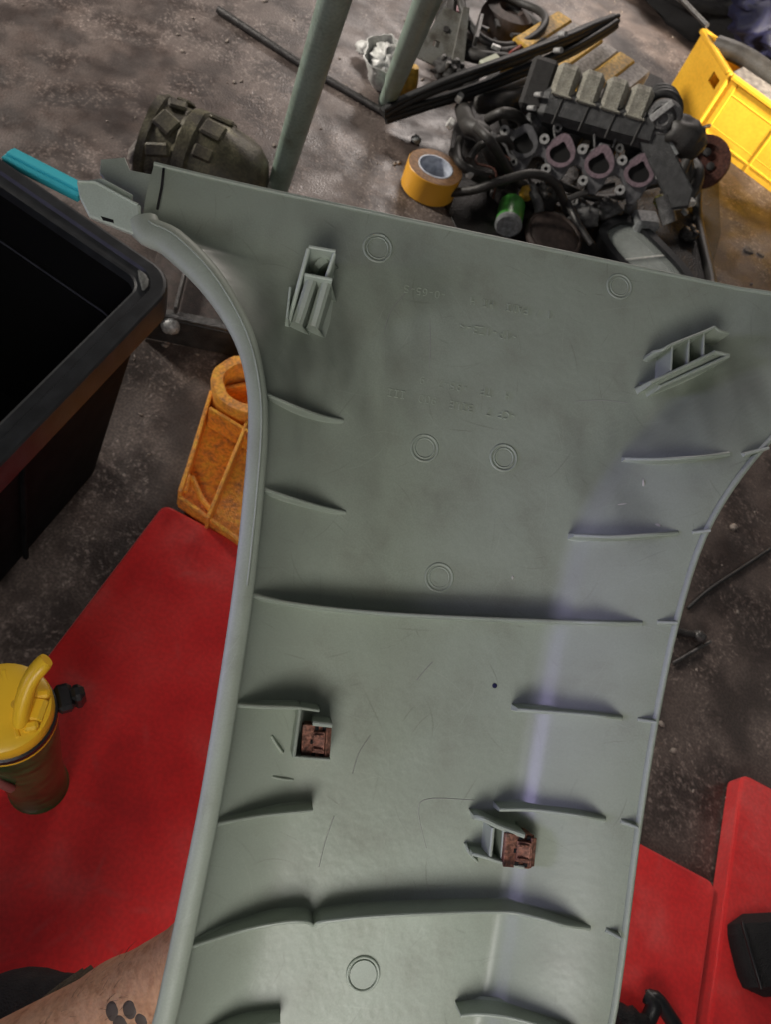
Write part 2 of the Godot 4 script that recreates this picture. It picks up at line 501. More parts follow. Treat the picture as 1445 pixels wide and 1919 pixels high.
# ------------------------------------------------------------------ camera, light
func lamp(called: String, label: String, at: Vector3, target: Vector3, size: Vector2, energy: float, col: Color, glow: Material, cone := 0.0, soft := 0.6) -> void:  # unseen fixture made up to carry an added light
	var z := (at - target).normalized()
	var x := Vector3.UP.cross(z).normalized()
	var xf := Transform3D(x, z.cross(x), z, at)
	var t := thing(called, Vector3(at.x, 0, at.z), label, "lamp")
	var s := begin()
	rbox(s, Vector3(size.x + 0.06, size.y + 0.06, 0.05), xf * Transform3D(Basis(), Vector3(0, 0, 0.032)), 0.006)
	obj("lamp_housing", s, M.lamp_case, t)
	s = begin()
	rbox(s, Vector3(size.x, size.y, 0.008), xf, 0.002)
	obj("diffuser", s, glow, t)
	s = begin()
	var foot := Vector3(at.x, 0, at.z) + z * 0.1
	tube(s, [Vector3(foot.x, 0, foot.z), Vector3(foot.x, maxf(at.y, 0.2), foot.z)], 0.018)
	rbox(s, Vector3(0.5, 0.03, 0.4), Transform3D(Basis(), Vector3(foot.x, 0.015, foot.z)), 0.005)
	obj("lamp_stand", s, M.dark_steel, t)
	var l: Light3D
	if cone > 0.0:
		var sp := SpotLight3D.new()
		sp.spot_angle = cone
		sp.spot_angle_attenuation = soft
		sp.spot_range = 12.0
		sp.light_size = size.x / 2.0
		l = sp
	else:
		var ar := AreaLight3D.new()
		ar.area_size = size
		ar.area_range = 12.0
		l = ar
	l.name = called + "_glow"
	l.light_energy = energy
	l.light_color = col
	l.shadow_enabled = true
	add_child(l)
	l.transform = Transform3D(x, z.cross(x), z, at - z * 0.012)

func _ready() -> void:
	var cam := Camera3D.new()
	cam.name = "camera"
	var look := CameraAttributesPhysical.new()
	look.frustum_focal_length = 18.14
	look.frustum_focus_distance = 0.41
	look.frustum_near = 0.02
	look.frustum_far = 60.0
	look.exposure_aperture = 14.0
	add_child(cam)
	cam.attributes = look
	cam.fov = 66.97
	cam.near = 0.02
	cam.far = 60.0
	cam.transform = Transform3D(Basis(Vector3(0.8833532, 0.2675542, -0.3848400), Vector3(-0.4687079, 0.5042477, -0.7252911), Vector3(0.0000000, 0.8210658, 0.5708336)), Vector3(0, 0.9, 0))
	cam.current = true
	var we := WorldEnvironment.new()
	var env := Environment.new()
	env.background_mode = Environment.BG_COLOR
	env.background_color = lin(0.06, 0.06, 0.063)
	env.tonemap_mode = Environment.TONE_MAPPER_LINEAR
	env.tonemap_exposure = 1.0
	env.sdfgi_enabled = true
	env.ssao_enabled = true
	env.ssil_enabled = true
	we.environment = env
	we.name = "surroundings"
	add_child(we)
	make_materials()
	lamp("added_key_light", "added unseen white lamp close behind the photographer", Vector3(0.17, 1.14, 0.98), Vector3(0.1077, 0.4672, -0.0519), Vector2(0.76, 0.76), 1.16, Color(1.0, 0.99, 0.985), M.glow, 36.0, 1.0)  # added key light, standing in for a bright doorway behind
	lamp("added_far_light", "added unseen wide lamp lighting the floor from the far end", Vector3(-0.9, 2.3, -5.2), Vector3(-0.3, 0.0, -1.4), Vector2(1.6, 0.6), 7.0, Color(1.0, 0.95, 0.92), M.glow)  # added back light for the floor; no such fixture known
	lamp("added_left_light", "added unseen white lamp lighting the trestle from the far left", Vector3(-2.35, 1.25, -1.15), Vector3(-0.25, 0.15, -1.75), Vector2(0.4, 0.4), 7.2, Color(1.0, 0.97, 0.93), M.glow, 36.0)  # added to brighten the trestle legs and heap
	lamp("added_crate_light", "added unseen warm lamp lighting the yellow crate from the right", Vector3(1.55, 0.95, -1.25), Vector3(0.40, 0.16, -2.14), Vector2(0.3, 0.3), 26.0, Color(1.0, 0.95, 0.88), M.glow, 8.0, 0.8)  # added spot that brightens the crate alone
	lamp("added_side_light", "added unseen violet lamp tinting the right flank of the panel", Vector3(-1.9, 0.82, 1.02), Vector3(0.1383, 0.5562, -0.2586), Vector2(0.7, 0.7), 3.2, Color(0.80, 0.74, 1.0), M.glow_cool, 9.0, 1.0)  # added violet light, gives the right flank its sheen

	var s := begin()
	s.set_smooth_group(-1)
	quad(s, Vector3(-6, 0, 4), Vector3(-6, 0, -9), Vector3(7, 0, -9), Vector3(7, 0, 4))
	structure("floor", s, M.floor)
	build_mats()
	build_bin()
	build_background()
	build_engine_heap()
	build_crate()
	build_flask()
	build_panel()
	build_person()
	build_small()

# ------------------------------------------------------------------ red mats
func floor_mat(label: String, x0: float, x1: float, z0: float, z1: float, y0: float, h: float) -> void:
	var s := begin()
	var rings := []
	for e in [[0.0, y0], [0.0, y0 + h - 0.004], [0.0012, y0 + h - 0.0012], [0.004, y0 + h]]:
		var loop := []
		var i: float = e[0]
		var r := 0.012
		for c in [[x1, z0, 0.0], [x0, z0, PI / 2], [x0, z1, PI], [x1, z1, PI * 1.5]]:
			for k in 5:
				var a: float = c[2] + PI / 2 * k / 4
				var cx: float = c[0] + (r if c[0] == x0 else -r)
				var cz: float = c[1] + (r if c[1] == z0 else -r)
				loop.append(Vector3(cx + (r - i) * cos(a), e[1], cz - (r - i) * sin(a)))
		rings.append(loop)
	loft(s, rings, true, true)
	tag(obj("floor_mat", s, M.mat_red), label, "mat", "red vinyl floor mats")

func build_mats() -> void:
	floor_mat("largest red vinyl mat, under the yellow-lidded flask and the forearm", -0.255, 0.19, -0.462, 0.40, 0.004, 0.018)
	floor_mat("red vinyl mat between the trim panel and the mat with the black pouch", 0.215, 0.560, -0.360, 0.40, 0.004, 0.016)
	floor_mat("red vinyl mat with the black pouch lying on it", 0.566, 1.2, -0.505, 0.40, 0.004, 0.028)

# ------------------------------------------------------------------ black storage bin
func rrect(o: Vector3, e1: Vector3, e2: Vector3, l1: float, l2: float, y: float, inset: float, r: float) -> Array:
	# o is the corner nearest the panel; e1 runs away to the left, e2 towards the photographer; loop counter-clockwise from above
	var loop := []
	var cs := [[inset, inset, 0.0], [l1 - inset, inset, 1.0], [l1 - inset, l2 - inset, 2.0], [inset, l2 - inset, 3.0]]
	for c in cs:
		for k in 7:
			var a: float = (c[2] + k / 6.0) * PI / 2
			var u: float = c[0] + (r if c[2] == 0.0 or c[2] == 3.0 else -r)
			var v: float = c[1] + (r if c[2] < 1.5 else -r)
			u -= r * cos(a)
			v -= r * sin(a)
			loop.append(o + e1 * u + e2 * v + Vector3(0, y, 0))
	return loop

func build_bin() -> void:
	var o := Vector3(-0.2985, 0.3200, -0.5376) - Vector3(0, 0.32, 0) + Vector3(0.004, 0, 0)
	var e1 := Vector3(-0.990, 0, -0.140)
	var e2 := Vector3(0.000, 0, 1.0)
	var l1 := 0.46
	var l2 := 0.56
	var t := thing("storage_bin", o + e1 * 0.23 + e2 * 0.28, "big black plastic storage bin with a grey rim and teal latch", "storage bin")
	var s := begin()
	var spec := [[0.001, 0.066, 0.03], [0.012, 0.060, 0.035], [0.29, 0.017, 0.03], [0.2905, 0.003, 0.03]]
	loft(s, spec.map(func(q): return rrect(o, e1, e2, l1, l2, q[0], q[1], q[2])), true)
	obj("outer_wall", s, M.bin_wall, t)
	s = begin()
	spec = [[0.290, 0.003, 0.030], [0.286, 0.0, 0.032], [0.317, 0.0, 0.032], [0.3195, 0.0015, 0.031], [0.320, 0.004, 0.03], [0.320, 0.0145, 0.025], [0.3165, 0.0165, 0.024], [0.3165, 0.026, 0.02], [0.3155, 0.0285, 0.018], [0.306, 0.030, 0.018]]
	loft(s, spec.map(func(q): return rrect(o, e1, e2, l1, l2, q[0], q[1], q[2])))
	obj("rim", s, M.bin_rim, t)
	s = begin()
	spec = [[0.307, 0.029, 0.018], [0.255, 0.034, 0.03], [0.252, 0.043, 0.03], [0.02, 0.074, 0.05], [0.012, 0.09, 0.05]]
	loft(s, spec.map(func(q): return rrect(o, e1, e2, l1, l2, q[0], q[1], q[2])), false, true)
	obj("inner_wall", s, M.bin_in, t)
	s = begin()
	var lip := rrect(o, e1, e2, l1, l2, 0.253, 0.0405, 0.03)
	tube(s, lip.slice(2, 13), 0.0016, 6)
	obj("inner_ledge", s, M.bin_rim, t)
	s = begin()
	var loop := rrect(o, e1, e2, l1, l2, 0.3192, 0.019, 0.026)
	tube(s, loop.slice(1, 6), [0.001, 0.0040, 0.0052, 0.0040, 0.001], 8, 0.22, Vector3.UP)
	var rim_glint := obj("corner_glint", s, M.rim_glint, t)  # pale strip: the lit corner's glint put into colour
	rim_glint.set_meta("label", "pale painted glint on the bin rim corner")
	s = begin()
	var a := Vector3(-0.5289, 0.3120, -0.5856)
	var b := Vector3(-0.4400, 0.3120, -0.5879)
	bar(s, a, b, 0.022, 0.010, Vector3.UP, 0.0015)
	bar(s, a.lerp(b, 0.02) + Vector3(0, 0.006, 0), a.lerp(b, 0.98) + Vector3(0, 0.006, 0), 0.010, 0.003, Vector3.UP, 0.001)
	obj("latch", s, M.teal, t).set_meta("label", "teal plastic latch on the bin rim")
	s = begin()
	for k in 4:
		var f := 0.11 + k * 0.05
		var p0 := o + e2 * (0.12 + f) + Vector3(0.0, 0.27, 0)
		bar(s, p0 + e1 * 0.0185, p0 + e1 * 0.052 - Vector3(0, 0.25, 0), 0.006, 0.005, Vector3(0, 0, 1), 0.001)
	obj("wall_rib", s, M.bin_wall, t)

# ------------------------------------------------------------------ things standing or lying behind the panel
func build_background() -> void:
	# painted tube legs
	var a := Vector3(-0.4353, -0.0000, -1.1117)
	var b := Vector3(-0.4008, 0.0000, -1.5529)
	var ta := a + (Vector3(-0.3173, 0.4663, -0.8827) - a) * 1.12
	var tb := b + (Vector3(-0.2670, 0.4187, -1.0946) - b) * 1.22
	var t := thing("trestle", (a + b) / 2, "grey-green painted steel trestle with two slanting tube legs", "trestle")
	for e in [[a, ta], [b, tb]]:
		var s := begin()
		tube(s, [e[0], e[1]], 0.0185, 20)
		var leg := obj("leg", s, M.pole, t)
		s = begin()
		tube(s, [e[0] + Vector3(0, 0.001, 0), e[0] + (e[1] - e[0]).normalized() * 0.03], 0.0205, 18)
		obj("rubber_foot", s, M.rubber, leg)
	var s := begin()
	tube(s, [ta + (ta - tb) * 0.4, tb + (tb - ta) * 0.4], 0.021, 18)
	obj("top_rail", s, M.pole, t)

	# thin steel rod
	s = begin()
	tube(s, [Vector3(-0.8010, 0.0090, -1.5477), Vector3(-0.5926, 0.0080, -1.5153), Vector3(-0.3765, 0.0080, -1.5000)], 0.0075, 10)
	tag(obj("steel_rod", s, M.dark_steel), "thin dark steel rod on the floor running behind the trestle leg", "rod")

	# muddy canister
	var c0 := Vector3(-0.6113, 0.0750, -0.9988)
	var c1 := Vector3(-0.4525, 0.0700, -1.0245)
	var ax := (c1 - c0).normalized()
	var xx := ax.cross(Vector3.UP).normalized()
	var xf := Transform3D(Basis(xx, ax, xx.cross(ax)), c0)
	t = thing("metal_canister", Vector3(c0.lerp(c1, 0.4).x, 0, c0.lerp(c1, 0.4).z), "dented olive metal canister caked in mud, lying behind the panel", "canister")
	s = begin()
	lathe(s, [Vector2(0.068, -0.002), Vector2(0.076, 0.0), Vector2(0.076, 0.012), Vector2(0.072, 0.016), Vector2(0.073, 0.05), Vector2(0.079, 0.056), Vector2(0.079, 0.075), Vector2(0.074, 0.08), Vector2(0.075, 0.115), Vector2(0.071, 0.122), Vector2(0.066, 0.145), Vector2(0.058, 0.165), Vector2(0.045, 0.182), Vector2(0.025, 0.190), Vector2(0.0, 0.191)], 40, xf, 0.10, 4)
	obj("shell", s, M.can, t)
	s = begin()
	lathe(s, [Vector2(0.067, 0.0), Vector2(0.066, -0.001), Vector2(0.060, 0.03), Vector2(0.0, 0.04)], 30, xf)
	obj("open_end", s, M.hole, t)
	s = begin()
	tube(s, [xf * Vector3(-0.02, 0.125, -0.05), xf * Vector3(-0.025, 0.14, -0.105)], 0.006, 8)
	obj("stub", s, M.dark_steel, t)
	for k in 22:
		s = begin()
		var ang := TAU * (k % 11) / 11.0 + (0.28 if k > 10 else 0.0)
		var rad := 0.0765 if k < 11 else 0.0755
		rbox(s, Vector3(0.007, 0.024 + 0.014 * absf(sin(k * 2.7)), 0.018 + 0.013 * absf(sin(k * 1.9))), xf * Transform3D(Basis(Vector3.UP, ang) * Basis(Vector3(1, 0, 0), 0.35 * sin(k * 3.3)), Vector3(cos(ang) * rad, 0.032 if k < 11 else 0.098, -sin(ang) * rad)), 0.004)
		obj("lug", s, M.can, t)
	s = begin()
	blob(s, Transform3D(Basis(), Vector3(-0.6348, 0.0300, -1.0009)), Vector3(0.02, 0.03, 0.02), 0.5, 12)
	obj("mud_clump", s, M.slab, t)

	# dark steel tray between bin and panel rim
	a = Vector3(-0.4007, 0.0550, -0.7159)
	b = Vector3(-0.2961, 0.0550, -0.7575)
	var along := (b - a).normalized()
	var back := Vector3.UP.cross(along).normalized()
	if back.z > 0: back = -back
	t = thing("steel_tray", Vector3(((a + b) / 2).x, 0, ((a + b) / 2).z) + back * 0.06, "low dark steel tray with a rusty front flange beside the bin corner", "tray")
	s = begin()
	var cen := (a + b) / 2 + back * 0.075
	rbox(s, Vector3(0.20, 0.004, 0.14), Transform3D(Basis(along, Vector3.UP, along.cross(Vector3.UP)), Vector3(cen.x, 0.045, cen.z)), 0.001)
	obj("tray_floor", s, M.brown, t)
	s = begin()
	bar(s, a - along * 0.045, b, 0.014, 0.008, Vector3.UP, 0.002)
	obj("front_flange", s, M.steel, t)
	s = begin()
	bar(s, a - along * 0.04 - Vector3(0, 0.028, 0) - back * 0.004, b - Vector3(0, 0.028, 0) - back * 0.004, 0.006, 0.048, Vector3.UP, 0.001)
	obj("front_plate", s, M.dark_steel, t)
	s = begin()
	bar(s, a + along * 0.004 + Vector3(0, 0.006, 0), a + along * 0.004 + back * 0.12 + Vector3(0, 0.006, 0), 0.005, 0.02, Vector3.UP, 0.001)
	obj("side_flange", s, M.steel, t)
	s = begin()
	blob(s, Transform3D(Basis(), a + along * 0.0 - Vector3(0, 0.012, 0) - back * 0.01), Vector3(0.014, 0.012, 0.012), 0.2, 3)
	obj("bolt_head", s, M.bush, t)

	# dirty orange carrier
	t = thing("orange_carrier", Vector3(-0.1960, 0.0000, -0.5589), "dirty orange plastic carrier with a cup ring and a middle rib", "carrier")
	var h := 0.05
	var pb := [Vector3(-0.2413, 0.0080, -0.4752), Vector3(-0.2519, 0.0080, -0.5124), Vector3(-0.2908, 0.0080, -0.6382), Vector3(-0.2240, 0.0080, -0.7194), Vector3(-0.0635, 0.0080, -0.4738), Vector3(-0.1449, 0.0080, -0.4598)]
	s = begin()
	var poly := pb.map(func(p): return Vector2(p.x, -p.z))
	var flat := Transform3D(Basis(Vector3(1, 0, 0), Vector3(0, 0, -1), Vector3(0, 1, 0)), Vector3(0, 0.006, 0))
	prism(s, poly, 0.006, flat)
	obj("base_plate", s, M.orange, t)
	for k in 6:
		s = begin()
		var q0: Vector3 = pb[k]
		var q1: Vector3 = pb[(k + 1) % 6]
		var hh := 0.024 if k > 2 else 0.036
		bar(s, q0 + Vector3(0, hh / 2 + 0.001, 0), q1 + Vector3(0, hh / 2 + 0.001, 0), 0.0055, hh, Vector3.UP, 0.0012)
		obj("side_wall", s, M.orange, t)
	s = begin()
	bar(s, Vector3(-0.2245, 0.0350, -0.6230), Vector3(-0.1919, 0.0300, -0.4572), 0.0045, 0.042, Vector3.UP, 0.001)
	obj("middle_rib", s, M.orange, t)
	s = begin()
	bar(s, Vector3(-0.2749, 0.0350, -0.6038), Vector3(-0.2019, 0.0350, -0.5984), 0.005, 0.04, Vector3.UP, 0.001)
	obj("cross_rib", s, M.orange, t)
	s = begin()
	var cup := Vector3(-0.2485, 0.0620, -0.6628)
	lathe(s, [Vector2(0.046, -0.06), Vector2(0.052, 0.0), Vector2(0.050, 0.004), Vector2(0.036, 0.004), Vector2(0.034, 0.0), Vector2(0.031, -0.045), Vector2(0.0, -0.047)], 40, Transform3D(Basis(), cup), 0.05, 6)
	obj("cup_ring", s, M.orange, t)
	s = begin()
	tube(s, smooth_path([Vector3(-0.2394, 0.0300, -0.4855), Vector3(-0.2479, 0.0300, -0.5112), Vector3(-0.2178, 0.0260, -0.4901), Vector3(-0.1959, 0.0260, -0.4805)], 10), 0.004, 8)
	obj("rounded_corner", s, M.orange, t)

	# tape roll
	var tp := Vector3(-0.2224, 0.0500, -1.3500)
	t = thing("tape_roll", Vector3(tp.x, 0.002, tp.z), "roll of orange-brown packing tape standing flat on the floor", "tape roll")
	xf = Transform3D(Basis(), Vector3(tp.x, 0.002, tp.z))
	s = begin()
	lathe(s, [Vector2(0.053, 0.0), Vector2(0.054, 0.001), Vector2(0.054, 0.0475), Vector2(0.0532, 0.0485)], 56, xf)
	obj("tape_side", s, M.tape, t)
	s = begin()
	lathe(s, [Vector2(0.0532, 0.0482), Vector2(0.052, 0.0488), Vector2(0.034, 0.0485)], 56, xf)
	obj("tape_edge", s, M.tape_top, t)
	s = begin()
	lathe(s, [Vector2(0.0342, 0.047), Vector2(0.0342, 0.0496), Vector2(0.0315, 0.0496), Vector2(0.0315, 0.0), Vector2(0.034, 0.0)], 48, xf)
	obj("cardboard_core", s, M.card, t)

	# crumpled white plastic cup
	var cp := Vector3(-0.4339, 0.0000, -1.6025)
	t = thing("plastic_cup", cp, "crumpled white plastic cup on the floor beside the farther trestle leg", "cup")
	xf = Transform3D(Basis(Vector3(1, 0.1, 0).normalized(), 0.5), cp + Vector3(0, 0.004, 0))
	s = begin()
	lathe(s, [Vector2(0.024, 0.0), Vector2(0.036, 0.045), Vector2(0.034, 0.075), Vector2(0.041, 0.095), Vector2(0.039, 0.096), Vector2(0.032, 0.075), Vector2(0.02, 0.01), Vector2(0.0, 0.008)], 30, xf, 0.35, 9)
	obj("cup_wall", s, M.white_plastic, t)
	s = begin()
	blob(s, xf * Transform3D(Basis(), Vector3(0.004, 0.078, 0.004)), Vector3(0.033, 0.020, 0.033), 0.7, 15, 3.0, 26)
	obj("crumpled_film", s, M.white_plastic, t)
	s = begin()
	blob(s, Transform3D(Basis(), Vector3(-0.5079, 0.0200, -1.6623)), Vector3(0.022, 0.012, 0.016), 0.6, 5)
	tube(s, [Vector3(-0.5036, 0.0200, -1.6586), Vector3(-0.4626, 0.0300, -1.6153), Vector3(-0.4349, 0.0500, -1.5706)], [0.010, 0.008, 0.015], 8)
	obj("torn_flap", s, M.white_plastic, t)

	# pressed steel bracket behind the second leg
	xf = Transform3D(Vector3(0.9633, 0.0411, -0.2651), Vector3(-0.2404, 0.5706, -0.7852), Vector3(0.1190, 0.8202, 0.5596), Vector3(-0.3794, 0.0455, -1.7840))
	var k := 1.72 / 1450.0
	t = thing("steel_bracket", Vector3(xf.origin.x, 0, xf.origin.z), "grey pressed steel bracket with a square hole behind the trestle leg", "bracket")
	s = begin()
	ring_plate(s, [Vector2(-42, -38) * k, Vector2(52, -52) * k, Vector2(30, 62) * k, Vector2(-10, 66) * k], [Vector2(-14, -10) * k, Vector2(-2, -11) * k, Vector2(-1, 1) * k, Vector2(-13, 2) * k], 0.0, 0.004, xf)
	obj("plate", s, M.bracket, t)
	s = begin()
	prism(s, [Vector2(28, -48) * k, Vector2(54, -50) * k, Vector2(36, 70) * k, Vector2(24, 68) * k], 0.02, xf * Transform3D(Basis(), Vector3(0, 0, 0.001)))
	obj("fold", s, M.bracket, t)
	s = begin()
	prism(s, circle(Vector2(4, 26) * k, 6 * k, 12), 0.004, xf * Transform3D(Basis(), Vector3(0, 0, 0.0035)))
	obj("bolt_head", s, M.dark_steel, t)
	s = begin()
	bar(s, xf * Vector3(0.0, 0.07, -0.01), xf * Vector3(0.0, 0.0, -0.05), 0.02, 0.004, Vector3.UP)
	obj("foot_plate", s, M.bracket, t)
	s = begin()
	tube(s, [Vector3(-0.4774, 0.0100, -2.1555), Vector3(-0.4085, 0.0100, -2.0051)], 0.016, 14)
	tag(obj("red_pipe", s, mat(lin(0.16, 0.02, 0.035), 0.45)), "dark red pipe end behind the grey steel bracket", "pipe")

	# yellow and white striped block
	var b0 := Vector3(-0.1974, 0.0950, -2.0866)
	var b1 := Vector3(0.0683, 0.0950, -2.0339)
	var d := (b1 - b0) / 6.0
	var w := Vector3(-0.1887, 0.0950, -1.8453) - b0
	w = (w - d.normalized() * w.dot(d.normalized()))
	t = thing("striped_block", Vector3(((b0 + b1) / 2 + w / 2).x, 0, ((b0 + b1) / 2 + w / 2).z), "low block striped in yellow and dirty white behind the intake manifold", "block")
	for i in 6:
		s = begin()
		var mid := b0 + d * (i + 0.5) + w / 2
		rbox(s, Vector3(d.length() * 0.995, 0.096 - 0.002 * (i % 2), w.length() - 0.006 * (i % 2)), Transform3D(Basis(d.normalized(), Vector3.UP, d.normalized().cross(Vector3.UP)), Vector3(mid.x, 0.0485, mid.z)), 0.004)
		obj("yellow_stripe" if i % 2 == 0 else "white_stripe", s, M.stripe_yellow if i % 2 == 0 else M.stripe_pale, t)

# ------------------------------------------------------------------ engine parts on the floor
func hose(called: String, pts: Array, r: float, m: Material, parent: Node3D = null, corrug := false) -> MeshInstance3D:
	var s := begin()
	var n := pts.size() * (26 if corrug else 8)
	var path := smooth_path(pts, n)
	var rad := []
	for i in path.size():
		rad.append(r * (1.0 + (0.16 * sin(i * 1.6) if corrug else 0.0)))
	tube(s, path, rad, 12)
	return obj(called, s, m, parent)

# pear-shaped gasket ring and the wide hole with a notch at its top
func port_ring(c: Vector2, k: float, grow: float) -> Array:
	var o := []
	for i in 48:
		var a := TAU * i / 48.0
		o.append(c + Vector2(cos(a) * (27.0 + grow), -1.0 + sin(a) * (25.0 + grow) + 9.0 * pow(maxf(sin(a), 0.0), 4.0)) * k)
	return o

func port_hole(c: Vector2, k: float, grow: float) -> Array:
	var o := []
	for i in 48:
		var a := TAU * i / 48.0
		var n := exp(-pow((a - PI / 2) / 0.34, 2.0))
		o.append(c + Vector2(cos(a) * (20.0 + grow), -3.5 + sin(a) * (14.5 + grow) + 8.0 * n) * k)
	return o

func build_engine_heap() -> void:
	var s := begin()
	var st_poly := []
	for p in [Vector3(-0.2547, 0.0000, -1.5861), Vector3(-0.2658, 0.0000, -1.9176), Vector3(-0.1948, 0.0000, -2.2117), Vector3(0.1086, 0.0000, -2.2559), Vector3(0.3246, 0.0000, -1.9410), Vector3(0.3677, 0.0000, -1.7108), Vector3(0.3696, 0.0000, -1.4624), Vector3(0.0394, 0.0000, -1.2607), Vector3(-0.1232, 0.0000, -1.2690), Vector3(-0.1828, 0.0000, -1.3345)]:
		st_poly.append(Vector2(p.x, -p.z))
	prism(s, st_poly, 0.003, Transform3D(Basis(Vector3(1, 0, 0), Vector3(0, 0, -1), Vector3(0, 1, 0)), Vector3(0, 0.001, 0)))
	structure("oily_shaded_ground", s, mat(lin(0.032, 0.027, 0.024), 0.55, 0.0, M.floor.albedo_texture, 1.15, M.floor.heightmap_texture, 0.3))  # dark sheet: oily floor with the shade under the heap painted in

	# ---- intake manifold
	var F := Transform3D(Vector3(0.9765, 0.1790, -0.1200), Vector3(-0.2154, 0.7928, -0.5702), Vector3(-0.0069, 0.5827, 0.8127), Vector3(0.0129, 0.1047, -1.5188))
	var k := 1.52 / 1450.0
	var t := thing("intake_manifold", Vector3(F.origin.x, 0, F.origin.z), "dark engine intake manifold with four ports facing up in the heap", "engine part")
	var pu := [-110.0, -38.0, 37.0, 112.0]
	var pv := [1.0, 1.0, -1.0, 1.0]
	var out := []
	# top edge from right to left, then the bottom edge back
	for i in [3, 2, 1, 0]:
		out.append_array([Vector2(pu[i] + 20, 20), Vector2(pu[i] + 8, 34), Vector2(pu[i] - 8, 34), Vector2(pu[i] - 20, 20)])
		if i > 0: out.append_array([Vector2(pu[i] - 30, 10), Vector2(pu[i] - 43, 10)])
	out.append_array([Vector2(-150, 22), Vector2(-160, 12), Vector2(-158, -2), Vector2(-140, -14)])
	for i in 4:
		out.append_array([Vector2(pu[i] - 18, -28), Vector2(pu[i] - 12, -40), Vector2(pu[i] - 2, -56), Vector2(pu[i] + 10, -54), Vector2(pu[i] + 18, -38), Vector2(pu[i] + 24, -18)])
		if i < 3: out.append_array([Vector2(pu[i] + 34, -13), Vector2(pu[i] + 46, -16)])
	out.append_array([Vector2(146, -12), Vector2(162, -4), Vector2(164, 12), Vector2(148, 16)])
	s = begin()
	prism(s, out.map(func(q): return q * k), 0.012, F * Transform3D(Basis(), Vector3(0, 0, -0.012)), 0.002)
	obj("flange", s, M.port, t)
	for i in 4:
		var c := Vector2(pu[i], pv[i]) * k
		s = begin()
		ring_plate(s, port_ring(c, k, 0.0), port_hole(c, k, 0.0), -0.004, 0.0065, F, true)
		var g := obj("port", s, M.gasket if i > 0 else M.port, t)
		s = begin()
		prism(s, port_hole(c, k, 1.5), 0.0012, F * Transform3D(Basis(), Vector3(0, 0, 0.0003)), 0.0002)
		obj("port_shade", s, M.hole, g)  # black fill painted for the darkness inside the port
	for q in [[-150, 14], [-74, 16], [-1, 15], [75, 13], [150, 4], [-56, -32], [17, -36], [88, -36], [-56, 40], [64, 32], [-118, -34]]:
		s = begin()
		var c := Vector2(q[0], q[1]) * k
		var sm: bool = q[1] == 40 or q[1] == 32 or q[1] == -34
		ring_plate(s, circle(c, (7.5 if sm else 9.0) * k, 20), circle(c, 3.6 * k, 20), -0.006, 0.005 if sm else 0.009, F, true)
		var bu := obj("bushing", s, M.cast if sm else M.bush, t)
		s = begin()
		prism(s, circle(c, 3.9 * k, 12), 0.001, F * Transform3D(Basis(), Vector3(0, 0, 0.002)), 0.0002)
		obj("bolt_hole", s, M.hole, bu)
	# runners from the ports back under the plenum
	for i in 4:
		s = begin()
		var p0 := F * (Vector3(pu[i], pv[i] + 4, -8) * k)
		var p3 := F * (Vector3(pu[i] * 0.80 + 12, 96, -38) * k)
		tube(s, smooth_path([p0, F * (Vector3(pu[i], 14, -60) * k), F * (Vector3(pu[i] * 0.9 + 6, 58, -66) * k), p3], 14), 27 * k, 18)
		obj("runner", s, M.dark_cast, t)
	for e in [[-52, 28, -74, 60], [20, 34, 2, 80], [52, 40, 60, 90]]:
		s = begin()
		tube(s, smooth_path([F * (Vector3(e[0], e[1] - 10, 2) * k), F * (Vector3((e[0] + e[2]) / 2.0, (e[1] + e[3]) / 2.0, -4) * k), F * (Vector3(e[2] + 34, e[3], -10) * k)], 8), 2.4 * k, 8)
		obj("wire_clip", s, M.cast, t)
	# plenum
	s = begin()
	var pl := F * Transform3D(Basis(Vector3(0, 0, 1), -0.02), Vector3(12, 74, -34) * k)
	rbox(s, Vector3(226, 62, 90) * k, pl, 0.014)
	obj("plenum", s, M.dark_cast, t)
	for i in 4:
		s = begin()
		rbox(s, Vector3(4, 60, 6) * k, pl * Transform3D(Basis(Vector3(0, 0, 1), -0.12), Vector3(-76 + i * 50, -4, 44) * k), 0.003)
		obj("slot_shade", s, M.soot, t)  # dark bars painted for the shaded gaps in the plenum
	for i in 4:
		s = begin()
		var at := Vector3(-66 + i * 46.0, 113 - i * 2.0, -12) * k
		rbox(s, Vector3(44, 66, 50) * k, F * Transform3D(Basis(Vector3(0, 0, 1), -0.06), at), 0.010)
		for j in 1:
			rbox(s, Vector3(39, 5, 6) * k, F * Transform3D(Basis(Vector3(0, 0, 1), -0.06), at + Vector3(0, -22 + j * 20, 25.5) * k), 0.002)
		obj("runner_cover", s, M.runner, t)
	s = begin()
	rbox(s, Vector3(50, 90, 40) * k, F * Transform3D(Basis(Vector3(0, 0, 1), -0.06), Vector3(-112, 104, -20) * k), 0.008)
	obj("end_box", s, M.soot, t)
	for e in [[-112, 84], [-100, 160], [-118, 60], [-100, 186]]:
		s = begin()
		var p := F * (Vector3(e[0], e[1], 4) * k)
		tube(s, [p, p + F.basis.z * 0.014 + F.basis.x * 0.012], 0.005, 8)
		obj("white_stud", s, M.bush, t)

	# throttle body at the manifold's end
	var tbx := Transform3D(Vector3(0.5524, 0.7785, -0.2980), Vector3(-0.8308, 0.4850, -0.2729), Vector3(-0.0679, 0.3983, 0.9147), Vector3(0.1175, 0.2105, -1.5834))
	var kb := 1.25 / 1450.0
	t = thing("throttle_body", Vector3(tbx.origin.x, 0, tbx.origin.z), "round grey throttle body with a black ribbed sleeve beside the crate", "engine part")
	var ly := Transform3D(Basis(tbx.basis.x, tbx.basis.z, -tbx.basis.y), tbx.origin)
	s = begin()
